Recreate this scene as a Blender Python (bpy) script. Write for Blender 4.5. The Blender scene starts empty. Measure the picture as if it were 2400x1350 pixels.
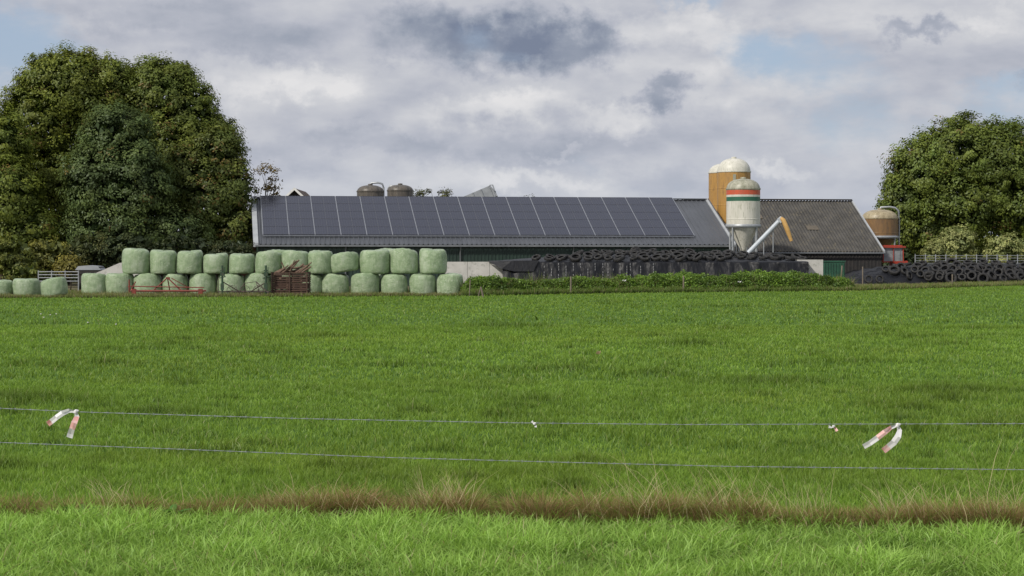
import bpy, math, random
import numpy as np
from mathutils import Vector, Matrix, Euler
random.seed(7); RNG=np.random.default_rng(11)
R=math.radians; PI=math.pi
scn=bpy.context.scene; COL=scn.collection
F=4666.667; HZ=603.0; CAMH=2.0
def gx(px,D): return (px-1200)/F*D
def gz(py,D): return CAMH+(HZ-py)/F*D
def at(px,py,D): return Vector((gx(px,D),D,gz(py,D)))
# ---------------------------------------------------------------- camera
cd=bpy.data.cameras.new('camera'); cam=bpy.data.objects.new('camera',cd); COL.objects.link(cam)
cam.location=(0,0,CAMH); cam.rotation_euler=(R(90),0,0)
cd.lens=70; cd.sensor_width=36; cd.shift_y=-(675-HZ)/2400; cd.clip_end=5000; cd.clip_start=0.1
scn.camera=cam
scn.view_settings.view_transform='Standard'; scn.view_settings.look='None'; scn.view_settings.exposure=0
# ---------------------------------------------------------------- node helper
class NT:
    def __init__(s,nt): s.nt=nt; s.n=nt.nodes; s.l=nt.links
    def new(s,t,**k):
        n=s.n.new(t)
        for a,b in k.items(): setattr(n,a,b)
        return n
    def put(s,sock,v):
        if hasattr(v,'is_output') or isinstance(v,bpy.types.NodeSocket): s.l.new(v,sock)
        else:
            if hasattr(sock.default_value,'__len__') and not hasattr(v,'__len__'): v=[v]*len(sock.default_value)
            if hasattr(sock.default_value,'__len__') and len(sock.default_value)==4 and len(v)==3: v=(*v,1)
            sock.default_value=v
    def m(s,op,a,b=0.0,c=0.0,clamp=False):
        n=s.new('ShaderNodeMath',operation=op,use_clamp=clamp)
        s.put(n.inputs[0],a); s.put(n.inputs[1],b); s.put(n.inputs[2],c); return n.outputs[0]
    def vm(s,op,a,b=(0,0,0),c=None):
        n=s.new('ShaderNodeVectorMath',operation=op); s.put(n.inputs[0],a); s.put(n.inputs[1],b)
        if c is not None: s.put(n.inputs[2],c)
        return n.outputs['Value'] if op=='LENGTH' else n.outputs[0]
    def noise(s,vec,scale,detail=4,rough=.5,dist=0.,col=False):
        n=s.new('ShaderNodeTexNoise'); s.put(n.inputs['Vector'],vec); n.inputs['Scale'].default_value=scale
        n.inputs['Detail'].default_value=detail; n.inputs['Roughness'].default_value=rough; n.inputs['Distortion'].default_value=dist
        return n.outputs['Color' if col else 'Fac']
    def ramp(s,f,stops):
        n=s.new('ShaderNodeValToRGB'); s.put(n.inputs[0],f); cr=n.color_ramp
        while len(cr.elements)<len(stops): cr.elements.new(0.5)
        for e,(p,c) in zip(cr.elements,stops):
            e.position=p; e.color=(*c,1) if hasattr(c,'__len__') else (c,c,c,1)
        return n.outputs[0]
    def mix(s,f,a,b,mode='MIX'):
        n=s.new('ShaderNodeMix',data_type='RGBA',blend_type=mode); s.put(n.inputs[0],f); s.put(n.inputs[6],a); s.put(n.inputs[7],b); return n.outputs[2]
    def comb(s,x,y,z):
        n=s.new('ShaderNodeCombineXYZ'); s.put(n.inputs[0],x); s.put(n.inputs[1],y); s.put(n.inputs[2],z); return n.outputs[0]
    def sep(s,v):
        n=s.new('ShaderNodeSeparateXYZ'); s.put(n.inputs[0],v); return n.outputs
    def sstep(s,x,a,b,c=0.,d=1.):
        n=s.new('ShaderNodeMapRange',interpolation_type='SMOOTHSTEP'); s.put(n.inputs[0],x); n.inputs[1].default_value=a; n.inputs[2].default_value=b; n.inputs[3].default_value=c; n.inputs[4].default_value=d; return n.outputs[0]
def newmat(name):
    m=bpy.data.materials.new(name); m.use_nodes=True; g=NT(m.node_tree); b=m.node_tree.nodes['Principled BSDF']; return m,g,b
def mat(name,c1,c2=None,scale=3.,rough=.6,metal=0.,bump=0.,bscale=20.,stretch=(1,1,1),spec=.5,lo=.35,hi=.65,c3=None):
    m,g,b=newmat(name)
    tc=g.new('ShaderNodeTexCoord'); v=g.vm('MULTIPLY',tc.outputs['Object'],stretch)
    c2=c2 or tuple(x*.7 for x in c1)
    f=g.noise(v,scale,6,.6)
    col=g.ramp(f,[(lo,c1),(hi,c2)])
    if c3:
        f2=g.noise(v,scale*3.1,5,.65); col=g.mix(g.sstep(f2,.52,.68),col,c3)
    g.l.new(col,b.inputs['Base Color']); b.inputs['Roughness'].default_value=rough; b.inputs['Metallic'].default_value=metal
    b.inputs['Specular IOR Level'].default_value=spec
    if bump:
        bn=g.new('ShaderNodeBump'); bn.inputs['Strength'].default_value=bump; bn.inputs['Distance'].default_value=.05
        g.l.new(g.noise(v,bscale,5,.6),bn.inputs['Height']); g.l.new(bn.outputs[0],b.inputs['Normal'])
    return m
# ---------------------------------------------------------------- object helpers
def tag(o,label=None,cat=None,group=None,kind=None):
    if label: o['label']=label
    if cat: o['category']=cat
    if group: o['group']=group
    if kind: o['kind']=kind
    return o
def empty(name,loc,rz=0,label=None,cat=None,group=None):
    o=bpy.data.objects.new(name,None); COL.objects.link(o); o.location=loc; o.rotation_euler=(0,0,rz); o.empty_display_size=.3
    return tag(o,label,cat,group)
def link(name,me,parent=None):
    o=bpy.data.objects.new(name,me); COL.objects.link(o)
    if parent: o.parent=parent
    return o
class MB:
    def __init__(s): s.v=[]; s.f=[]; s.mi=[]; s.sm=[]; s.cur=0; s.M=Matrix.Identity(4)
    def add(s,vs,fs,smooth=False):
        b=len(s.v); s.v+=[tuple(s.M@Vector(p)) for p in vs]
        for f in fs: s.f.append(tuple(i+b for i in f)); s.mi.append(s.cur); s.sm.append(smooth)
        return s
    def box(s,c,d,rot=None):
        m=Matrix.Translation(Vector(c))
        if rot: m=m@Euler(rot).to_matrix().to_4x4()
        x,y,z=d[0]/2,d[1]/2,d[2]/2
        vs=[]
        for sx in(-1,1):
            for sy in(-1,1):
                for sz in(-1,1): vs+= [m@Vector((sx*x,sy*(y),sz*z))]
        return s.add(vs,[(0,1,3,2),(4,6,7,5),(0,4,5,1),(2,3,7,6),(0,2,6,4),(1,5,7,3)])
    def tube(s,pts,r,n=8,caps=True,smooth=True):
        pts=[Vector(p) for p in pts]; rs=r if hasattr(r,'__len__') else [r]*len(pts); vs=[];fs=[]
        for i,p in enumerate(pts):
            d=(pts[min(i+1,len(pts)-1)]-pts[max(i-1,0)]).normalized()
            a=d.cross(Vector((0,0,1)))
            if a.length<.05: a=d.cross(Vector((0,1,0)))
            a.normalize(); b=d.cross(a)
            for k in range(n):
                t=2*PI*k/n; vs.append(p+(a*math.cos(t)+b*math.sin(t))*rs[i])
        for i in range(len(pts)-1):
            for k in range(n): fs.append((i*n+k,i*n+(k+1)%n,(i+1)*n+(k+1)%n,(i+1)*n+k))
        s.add(vs,fs,smooth)
        if caps: s.add(vs[:n],[tuple(range(n))]); s.add(vs[-n:],[tuple(range(n))])
        return s
    def lathe(s,prof,n=32,smooth=True,closed=False):
        vs=[];fs=[]
        for r,z in prof:
            for k in range(n):
                t=2*PI*k/n; vs.append((r*math.cos(t),r*math.sin(t),z))
        m=len(prof)
        for i in range(m if closed else m-1):
            j=(i+1)%m
            for k in range(n): fs.append((i*n+k,i*n+(k+1)%n,j*n+(k+1)%n,j*n+k))
        return s.add(vs,fs,smooth)
    def prism(s,poly,y0,y1):
        n=len(poly); vs=[(x,y0,z) for x,z in poly]+[(x,y1,z) for x,z in poly]
        fs=[tuple(range(n)),tuple(range(2*n-1,n-1,-1))]+[(i,i+n,(i+1)%n+n,(i+1)%n) for i in range(n)]
        return s.add(vs,fs)
    def mesh(s,name,mats):
        me=bpy.data.meshes.new(name); me.from_pydata(s.v,[],s.f)
        for m in (mats if isinstance(mats,(list,tuple)) else [mats]): me.materials.append(m)
        me.polygons.foreach_set('material_index',s.mi); me.polygons.foreach_set('use_smooth',s.sm); me.update(); return me
    def build(s,name,mats,parent=None): return link(name,s.mesh(name,mats),parent)
def arrmesh(name,V,quads=None,tris=None,col=None,material=None):
    me=bpy.data.meshes.new(name); V=np.asarray(V,dtype=np.float32); me.vertices.add(len(V)); me.vertices.foreach_set('co',V.ravel())
    L=[];st=[];o=0
    if quads is not None and len(quads): L.append(quads.ravel()); st.append(np.arange(len(quads))*4); o=len(quads)*4
    if tris is not None and len(tris): L.append(tris.ravel()); st.append(o+np.arange(len(tris))*3)
    L=np.concatenate(L).astype(np.int32); st=np.concatenate(st).astype(np.int32)
    me.loops.add(len(L)); me.loops.foreach_set('vertex_index',L); me.polygons.add(len(st)); me.polygons.foreach_set('loop_start',st)
    me.update(calc_edges=True)
    if col is not None:
        a=me.attributes.new('Col','FLOAT_COLOR','POINT'); c=np.ones((len(V),4),dtype=np.float32); c[:,:3]=col; a.data.foreach_set('color',c.ravel())
    if material: me.materials.append(material)
    return me
def vnoise(x,y,seed=0):
    xi=np.floor(x).astype(np.int64); yi=np.floor(y).astype(np.int64); fx=x-xi; fy=y-yi
    def h(a,b):
        n=(a*374761393+b*668265263+seed*1442695041)&0x7fffffff; n=((n^(n>>13))*1274126177)&0x7fffffff; return ((n^(n>>16))&0xffff)/65535.
    fx=fx*fx*(3-2*fx); fy=fy*fy*(3-2*fy)
    return (h(xi,yi)*(1-fx)+h(xi+1,yi)*fx)*(1-fy)+(h(xi,yi+1)*(1-fx)+h(xi+1,yi+1)*fx)*fy
def fbm(x,y,seed=0,o=4):
    s=0;a=.5;t=0
    for i in range(o): s=s+a*vnoise(x*2**i,y*2**i,seed+i*17); t+=a; a*=.55
    return s/t
# ---------------------------------------------------------------- foliage material (diffuse + translucent)
def leafmat(name,trans=.3,gl=.04):
    m,g,b=newmat(name); m.node_tree.nodes.remove(b); a=g.new('ShaderNodeAttribute',attribute_name='Col')
    df=g.new('ShaderNodeBsdfDiffuse'); g.l.new(a.outputs['Color'],df.inputs[0])
    tr=g.new('ShaderNodeBsdfTranslucent'); c=g.mix(1.0,a.outputs['Color'],(1.15,1.1,.7),'MULTIPLY'); g.l.new(c,tr.inputs[0])
    mx=g.new('ShaderNodeMixShader'); mx.inputs[0].default_value=trans; g.l.new(df.outputs[0],mx.inputs[1]); g.l.new(tr.outputs[0],mx.inputs[2])
    out=mx
    if gl:
        gs=g.new('ShaderNodeBsdfGlossy'); gs.inputs['Roughness'].default_value=.5; gs.inputs[0].default_value=(.9,1,.9,1)
        m2=g.new('ShaderNodeMixShader'); m2.inputs[0].default_value=gl; g.l.new(mx.outputs[0],m2.inputs[1]); g.l.new(gs.outputs[0],m2.inputs[2]); out=m2
    g.l.new(out.outputs[0],m.node_tree.nodes['Material Output'].inputs[0]); return m
M_grass=leafmat('grass_blade',.40,.022); M_leaf=leafmat('leaf',.28,.02); M_dry=leafmat('dry_grass',.35,0)
def blades(P,h,w,leanaz,lean,cb,ct,seg=2):
    n=len(P); ts=[0,.5,1] if seg==2 else [0,.35,.7,1]
    d=np.stack([np.cos(leanaz),np.sin(leanaz),np.zeros(n)],1); yaw=RNG.uniform(0,2*PI,n)
    sd=np.stack([np.cos(yaw),np.sin(yaw),np.zeros(n)],1)
    V=[];C=[]
    for t in ts:
        p=P+np.stack([np.zeros(n),np.zeros(n),h*t*(1-.35*lean*t)],1)+d*(h*lean*t*t)[:,None]
        c=cb+(ct-cb)*min(1,t*1.25)
        if t<1:
            ww=(w*(1-t*.35)*.5)[:,None]; V+= [p-sd*ww,p+sd*ww]; C+=[c,c]
        else: V.append(p); C.append(c)
    k=len(V); V=np.stack(V,1).reshape(-1,3); C=np.stack(C,1).reshape(-1,3); b=(np.arange(n)*k)[:,None]
    q=np.concatenate([b+np.array([[2*i,2*i+1,2*i+3,2*i+2]]) for i in range(len(ts)-2)]); t3=b+np.array([[k-3,k-2,k-1]])
    return V,q,t3,C
class Acc:
    def __init__(s): s.V=[];s.q=[];s.t=[];s.C=[];s.n=0
    def add(s,V,q,t,C):
        s.V.append(V); s.C.append(C)
        if q is not None: s.q.append(q+s.n)
        if t is not None: s.t.append(t+s.n)
        s.n+=len(V)
    def mesh(s,name,m): return arrmesh(name,np.concatenate(s.V),np.concatenate(s.q) if s.q else None,np.concatenate(s.t) if s.t else None,np.concatenate(s.C),m)
def leaves(C,size,N,col):
    n=len(C); r=RNG.normal(size=(n,3)); t=np.cross(N,r); t/=np.linalg.norm(t,axis=1)[:,None]+1e-9; b=np.cross(N,t)
    s=size[:,None]; V=np.stack([C-t*s,C-b*s*.55+t*s*.1,C+t*s,C+b*s*.55+t*s*.1],1).reshape(-1,3)
    q=(np.arange(n)*4)[:,None]+np.array([[0,1,2,3]]); return V,q,None,np.repeat(col,4,0)
# ---------------------------------------------------------------- sun + sky
S=Vector((-.56,-.56,.66)).normalized(); el=math.asin(S.z); az=math.atan2(S.x,S.y)
sd=bpy.data.lights.new('sun','SUN'); sd.energy=3.4; sd.angle=R(4.0); sd.color=(1,.94,.84); so=bpy.data.objects.new('sun',sd); COL.objects.link(so)
so.rotation_euler=(-S).to_track_quat('-Z','Y').to_euler(); so.location=(-40,-20,60)
W=bpy.data.worlds.new('World'); scn.world=W; W.use_nodes=True; g=NT(W.node_tree); bg=W.node_tree.nodes['Background']
sk=g.new('ShaderNodeTexSky'); sk.sky_type='NISHITA'; sk.sun_disc=False; sk.sun_elevation=el; sk.sun_rotation=az; sk.air_density=1; sk.dust_density=.6
tc=g.new('ShaderNodeTexCoord'); dr=tc.outputs['Generated']; x,y,z=g.sep(dr)
A=g.m('ARCTAN2',x,y); E=g.m('ARCSINE',z)
w1=g.vm('SUBTRACT',g.noise(g.vm('MULTIPLY',dr,(1,1,1.2)),30,3,.5,0,col=True),(.5,.5,.5)); w2=g.vm('SUBTRACT',g.noise(g.vm('MULTIPLY',dr,(1,1,1.2)),85,5,.66,0,col=True),(.5,.5,.5))
UV=g.vm('ADD',g.vm('MULTIPLY_ADD',w1,(.055,.034,0),g.comb(A,E,0)),g.vm('MULTIPLY',w2,(.034,.026,0)))
def blob(cx,cy,rx,ry,amp):
    q=g.vm('MULTIPLY_ADD',UV,(F/rx,F/ry,0),(-(cx-1200)/rx,-(HZ-cy)/ry,0))
    return g.sstep(g.vm('LENGTH',q),0.25,1.5,amp,0.)
def bsum(L):
    o=None
    for a in L:
        q=blob(*a); o=q if o is None else g.m('ADD',o,q)
    return o
cdir=g.vm('MULTIPLY',dr,(1,1,2.3))
n1=g.noise(cdir,10,6,.52,.1)
n1o=g.noise(g.vm('ADD',cdir,(-.006,-.003,.020)),10,6,.52,.1)
puff=g.m('SUBTRACT',n1,n1o)
n3=g.noise(g.vm('MULTIPLY',dr,(1,1,2.4)),40,6,.6,.15)
cov=g.m('ADD',g.m('ADD',g.m('MULTIPLY',n1,.8),g.m('MULTIPLY_ADD',n3,.28,.17)),bsum([(1890,130,190,75,-.20),(1610,0,90,35,-.18),(2340,240,120,80,-.24),(60,150,190,100,-.20),(2100,330,300,60,-.12),(1990,230,200,50,-.10),(1500,90,230,110,.14),(700,150,380,170,.14),(2250,45,260,55,.16),(1150,320,500,120,.1)]))
cover=g.sstep(cov,.38,.68)
shade=g.m('ADD',g.m('MULTIPLY',puff,1.3),g.m('MULTIPLY_ADD',n3,.20,.535))
shade=g.m('ADD',shade,bsum([(1085,88,165,66,-.50),(1330,110,130,52,-.48),(1210,60,90,50,-.2),(620,105,150,50,-.18),(1570,225,75,30,-.40),(2150,85,85,26,-.34),(2390,205,50,30,-.34),(1000,350,420,40,-.17),(330,40,260,40,-.14),(1560,420,260,30,-.08),
   (1480,60,80,40,.18),(1690,80,130,60,.26),(1190,245,150,40,.26),(1450,280,90,40,.26),(720,205,150,38,.22),(560,160,110,50,.14),(1280,420,150,22,.22),(1310,350,60,14,.2),(1800,400,110,18,.2),(1700,230,160,50,.12),(2250,60,120,20,.1)]))
ccol=g.ramp(shade,[(0.0,(.19,.225,.31)),(.25,(.30,.335,.41)),(.55,(.455,.475,.54)),(.78,(.59,.60,.635)),(1.0,(.74,.735,.745))])
sky=g.mix(.75,g.mix(1.0,sk.outputs[0],(.085,.085,.085),'MULTIPLY'),(.38,.47,.62))
hz=g.sstep(E,.075,.0)
sky=g.mix(g.m('MULTIPLY',hz,.5),sky,(.48,.55,.65))
c=g.mix(cover,sky,ccol); c=g.mix(g.m('MULTIPLY',hz,.35),c,(.48,.53,.62))
c=g.mix(1.0,c,(10.3,10.3,10.3),'MULTIPLY')
g.l.new(c,bg.inputs[0]); bg.inputs[1].default_value=.1
# ---------------------------------------------------------------- ground
m,g,b=newmat('field_ground'); geo=g.new('ShaderNodeNewGeometry'); P=geo.outputs['Position']
f=g.noise(P,.25,8,.6); f2=g.noise(g.vm('MULTIPLY',P,(1,.4,1)),2.5,8,.7)
c=g.mix(f,(.075,.15,.02),(.11,.19,.028)); c=g.mix(g.sstep(f2,.4,.65),c,(.045,.10,.014)); g.l.new(c,b.inputs['Base Color']); b.inputs['Roughness'].default_value=.9; b.inputs['Specular IOR Level'].default_value=.1
mb=MB(); mb.add([(-2500,-100,0),(2500,-100,0),(2500,4000,0),(-2500,4000,0)],[(0,1,2,3)]); tag(mb.build('ground',m),kind='structure')
M_dirt=mat('yard_dirt',(.16,.13,.09),(.09,.10,.045),.4,.95,spec=.1)
def bdD(px): return np.interp(px,[-600,0,1085,1500,1990,2400,3000],[97,97,102.5,112,118.5,140,150])
pl=[(p,float(bdD(p))+.4) for p in range(-600,3001,100)]
mb=MB(); vs=[(gx(p,D),D,.004) for p,D in pl]+[(gx(p,240),240,.004) for p,D in pl]; n=len(pl)
mb.add(vs,[(i,i+1,n+i+1,n+i) for i in range(n-1)]); tag(mb.build('farmyard_ground',M_dirt),kind='structure')
# ---------------------------------------------------------------- field grass
tufts=[(1300,868,1.2),(1520,880,.8),(1820,896,1.2),(2200,918,1.0),(950,858,.9),(640,830,.8),(60,938,1.2),(2140,1012,.7),(1180,765,1.1),(1690,720,1.2),(1440,708,1.1),(340,970,.7),(2020,850,.8),(1620,808,1.0),(2300,770,1.1),(760,790,.9),(120,760,.9),(480,735,.9),(1960,716,1.2),(1030,1060,.4),(520,1060,.5),(2330,1000,.5)]
for _ in range(330):
    D=random.uniform(16,98); tufts.append((random.uniform(-150,2550),HZ+CAMH*F/D,random.uniform(.10,.42)))
T=np.array([[gx(a,CAMH*F/(b-HZ)),CAMH*F/(b-HZ),c] for a,b,c in tufts])
def field(n,D0,D1,h,w,seg=2):
    u=RNG.uniform(0,1,n); D=np.sqrt(D0*D0+u*(D1*D1-D0*D0)); px=RNG.uniform(-230,2630,n); X=(px-1200)/F*D
    k=D<bdD(px)+.6; X=X[k];D=D[k];n=len(X)
    tb=np.zeros(n)
    for tx,ty,tr in T:
        if ty+tr*5<D0 or ty-tr*5>D1: continue
        rr=.36*tr*(1+.020*ty); tb=np.maximum(tb,np.exp(-(((X-tx)/(rr*1.5))**2+((D-ty)/(rr*1.1))**2)))
    big=fbm(X*.13,D*.10,3); med=fbm(X*.7,D*.4,9); sm=fbm(X*3.5,D*1.8,21)
    dark=np.clip((med-.5)*1.9+(sm-.5)*2.8,-1,1)
    hh=h*(.65+.9*np.clip(med-.35,0,1)+.8*sm+1.6*tb)*RNG.uniform(.6,1.25,n)
    v=RNG.uniform(0,1,n)
    base=np.stack([.082+.0*v,.150+.0*v,.019+.0*v],1)
    tip=np.stack([.232+.085*v,.392+.085*v,.046+.026*v],1)
    tip*=(1+.24*(big-.5)*2)[:,None]; tip*=(1-.26*dark)[:,None]; g_=(1-.46*tb)[:,None]; tip*=g_; base*=g_*(1-.2*dark)[:,None]
    yl=np.clip((fbm(X*.3+9,D*.25,77)-.5)*3,0,1)*.5; tip[:,0]*=1+.25*yl
    dry=RNG.uniform(0,1,n)<.02; tip[dry]=np.array([.46,.46,.22])
    P=np.stack([X,D,np.zeros(n)-.005],1)
    return blades(P,hh,w*RNG.uniform(.6,1.3,n),RNG.uniform(0,2*PI,n),RNG.uniform(.1,1.0,n),base,tip,seg)
acc=Acc()
acc.add(*field(120000,14.6,20,.07,.0056)); acc.add(*field(120000,20,32,.070,.009)); acc.add(*field(125000,32,58,.077,.016)); acc.add(*field(130000,58,150,.088,.034))
tag(link('field_grass',acc.mesh('field_grass',M_grass)),'short bright green pasture grass with darker tufts covering the field','grass',kind='stuff')
def stripD(px): return 15.3-.75*(px/2400.)
n=92000; px=RNG.uniform(-230,2630,n); D=RNG.uniform(11.6,15.25,n); X=(px-1200)/F*D; k=D<stripD(px)-.12; X=X[k];D=D[k];n=len(X)
cl=fbm(X*2.2,D*2.2,5); cl2=fbm(X*.8,D*.8,55)
hh=(.04+.24*np.clip(cl-.25,0,1)+.10*cl2)*RNG.uniform(.5,1.35,n); v=RNG.uniform(0,1,n)
base=np.stack([.06+0*v,.125+0*v,.018+0*v],1); tip=np.stack([.25+.13*v,.44+.13*v,.065+.07*v],1)*(.5+.98*cl)[:,None]
dry=RNG.uniform(0,1,n)<.04; tip[dry]=np.array([.50,.46,.25])
acc=Acc(); acc.add(*blades(np.stack([X,D,0*D-.005],1),hh,.0070*RNG.uniform(.5,1.5,n),RNG.uniform(0,2*PI,n)*1.0,RNG.uniform(.2,1.5,n),base,tip,3))
tag(link('verge_grass',acc.mesh('verge_grass',M_grass)),'longer lush green grass in front of the dry tussocks at the bottom edge','grass',kind='stuff')
# dry tussock strip
acc=Acc()
for a,r_,h_,br in [(-60,.3,.2,.6),(30,.22,.15,.6),(100,.2,.15,.6),(165,.16,.12,.6),(240,.22,.17,.6),(310,.22,.22,.4),(380,.18,.13,.6),(450,.2,.18,.6),(510,.26,.26,.7),(565,.2,.2,.7),(640,.22,.27,.9),(700,.26,.31,.95),(770,.30,.34,1),(835,.28,.34,1),(885,.2,.25,.9),(940,.16,.16,.7),(990,.26,.30,.9),(1040,.26,.34,.95),(1082,.22,.33,.9),(1150,.14,.12,.5),(1220,.24,.29,1),(1275,.26,.33,1),(1335,.2,.24,.8),(1390,.26,.33,1),(1440,.2,.26,.9),(1525,.26,.36,.85),(1575,.24,.32,.9),(1645,.2,.22,.8),(1705,.27,.34,.9),(1755,.24,.28,.85),(1830,.2,.18,.7),(1890,.2,.18,.7),(1950,.22,.21,.8),(2015,.2,.19,.8),(2085,.27,.26,.9),(2150,.26,.25,.9),(2220,.28,.31,1),(2285,.28,.28,.95),(2350,.28,.32,1),(2410,.3,.28,1),(2500,.3,.28,1)]:
    D0=stripD(a)+random.uniform(-.12,.12); n=int(2000*r_/.26)
    th=RNG.uniform(0,2*PI,n); rr=r_*np.sqrt(RNG.uniform(0,1,n)); X=gx(a,D0)+rr*np.cos(th)*1.1; D=D0+rr*np.sin(th)*.65
    hh=h_*(1.02-.62*(rr/r_)**2)*RNG.uniform(.4,1.18,n); v=RNG.uniform(0,1,n)[:,None]
    straw=np.array([.50,.37,.20])*(1-v)+np.array([.25,.16,.085])*v; green=np.array([.21,.33,.055])
    isg=(RNG.uniform(0,1,n)>.18+br*.58)[:,None]; tip=np.where(isg,green*(.8+.5*v),straw*1.0); base=np.where(isg,np.array([.04,.065,.014]),np.array([.055,.036,.02]))+0*v  # dark base colours paint in the shadow at the foot of the tussocks
    acc.add(*blades(np.stack([X,D,0*D-.005],1),hh,.0040*RNG.uniform(.6,1.3,n),th+RNG.normal(0,.7,n),RNG.uniform(.2,1.3,n),base,tip,3))
n=24000; px=RNG.uniform(-230,2630,n); D=stripD(px)+RNG.normal(.02,.17,n); X=(px-1200)/F*D; q=fbm(X*1.7,D*1.5,31); v=RNG.uniform(0,1,n)[:,None]
tip=np.where((RNG.uniform(0,1,n)<.55)[:,None],np.array([.38,.28,.15])*(.6+.7*v),np.array([.21,.36,.05])*(.75+.5*v)); base=np.array([.05,.045,.016])+0*tip
acc.add(*blades(np.stack([X,D,0*D-.005],1),(.05+.2*q*q*1.6)*RNG.uniform(.5,1.2,n),.005*RNG.uniform(.6,1.3,n),RNG.uniform(0,2*PI,n),RNG.uniform(.2,1.2,n),base,tip,3))
def stalks(n,a,b,h0,h1):
    px=RNG.uniform(a,b,n); D=stripD(px)+RNG.normal(.10,.2,n); X=(px-1200)/F*D; v=RNG.uniform(0,1,n)[:,None]
    tip=np.array([.62,.54,.33])*(.8+.4*v); acc.add(*blades(np.stack([X,D,0*D],1),RNG.uniform(h0,h1,n),.0033*RNG.uniform(.7,1.3,n),np.where(RNG.uniform(0,1,n)<.75,PI,0)+RNG.normal(0,.5,n),RNG.uniform(.1,.8,n),tip*.7,tip,3))
stalks(260,-200,2600,.2,.36); stalks(230,1330,1950,.22,.52); stalks(120,985,1105,.25,.50); stalks(170,2060,2400,.25,.5); stalks(60,640,880,.25,.42); stalks(50,240,340,.25,.44); stalks(6,2300,2350,.8,.95); stalks(32,1440,1800,.5,.75)
tag(link('dry_tussock_grass',acc.mesh('dry_tussock_grass',M_dry)),'row of brown dry grass tussocks with tall pale stalks under the wire','dry grass',kind='stuff')
for i,(pxc,lab) in enumerate([(190,'low broad leaved weed in the dry grass at the left edge'),(400,'low broad leaved weed right of the leftmost one in the dry grass')]):
    D0=stripD(pxc)-.2; rt=empty('broad_leaf_weed',(gx(pxc,D0),D0,0),0,lab,'plant','broad leaved weeds in the strip'); a2=Acc(); n=18
    for k in range(n):
        th=random.uniform(0,2*PI); L=random.uniform(.13,.24); up=random.uniform(.6,1.2); wd=.024
        pts=[Vector((math.cos(th)*L*t*math.cos(up*(1-t*.7)),math.sin(th)*L*t*.6,L*(math.sin(up)*t-.45*t*t)+.03)) for t in (0,.3,.6,.85,1)]; ws=[.2,1,1.1,.6,0.02]; sdv=Vector((-math.sin(th),math.cos(th),.2))
        Vv_=[]
        for p,w_ in zip(pts,ws): Vv_+= [p-sdv*wd*w_,p+sdv*wd*w_]
        q=np.array([[2*j,2*j+1,2*j+3,2*j+2] for j in range(4)]); cc=np.tile(np.array([.10,.24,.05])*random.uniform(.7,1.3),(10,1)); a2.add(np.array(Vv_),q,None,cc)
    o=link('foliage',a2.mesh('foliage',M_grass),rt)
M_seed=mat('seed_fluff',(.60,.60,.54),(.5,.5,.46),8,.9); M_stem=mat('green_stem',(.12,.22,.05))
def dande(px,py,D,lab):
    p=at(px,py,D); h=max(p.z,.06); rt=empty('dandelion',(p.x,D,0),0,lab,'flower','dandelions in the field')
    MB().tube([(0,0,0),(.01,0,h*.5),(0,0,h)],.004,5).build('stem',M_stem,rt)
    mb=MB(); r=.024
    mb.lathe([(0.001,h-r*.6),(r*.7,h-r*.5),(r,h),(r*.75,h+r*.6),(0.001,h+r*.9)],10).build('flower_head',M_seed,rt)
for i,(px,py) in enumerate([(96,742),(103,750),(118,744),(132,742),(206,762),(272,766)]):
    D=CAMH*F/(py-HZ)*.9; dande(px,py-6,D,['white dandelion clock farthest left in the field','second white dandelion clock from the left edge','third white dandelion clock from the left edge','white dandelion clock just right of the leftmost cluster','white dandelion clock standing alone below the tilted bale','white dandelion clock farthest right in the field'][i])
# ---------------------------------------------------------------- barbed wire + tape
M_wire=mat('wire_steel',(.34,.37,.40),(.24,.27,.29),30,.5,.2); M_white=mat('tape_white',(.80,.79,.80),(.68,.66,.70),12,.45); M_red=mat('tape_red',(.66,.27,.25),(.75,.55,.54),22,.45)
wD=lambda px: 15.35-.75*(px/2400.)
def wire(pts,lab):
    xs=[p[0] for p in pts]; ys=[p[1] for p in pts]; P0=[]
    for px in range(-1500,3901,12): P0.append(at(px,float(np.interp(px,xs,ys)),wD(px)))
    mb=MB()
    mb.tube([p+Vector((0,.0017*math.cos(k*1.3),.0017*math.sin(k*1.3))) for k,p in enumerate(P0)],.0015,4); mb.tube([p-Vector((0,.0017*math.cos(k*1.3),.0017*math.sin(k*1.3))) for k,p in enumerate(P0)],.0015,4)
    for k in range(2,len(P0)-2,3):
        p=P0[k]
        for s_ in(-1,1): mb.tube([p+Vector((-.006*s_,.004,-.012)),p+Vector((.006*s_,-.004,.012))],.0011,4)
        mb.tube([p+Vector((-.005,0,0)),p+Vector((.005,0,0))],.0036,5)
    return tag(mb.build('barbed_wire',M_wire),lab,'wire','barbed wires in the foreground')
wire([(-1500,905),(0,957),(200,966),(700,981),(1200,991),(1600,995),(2400,993),(3900,975)],'upper barbed wire strand that the red and white tapes hang from')
wire([(-1500,985),(0,1037),(400,1052),(900,1072),(1300,1083),(1700,1093),(2400,1101),(3900,1095)],'lower barbed wire strand with no tape on it')
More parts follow.
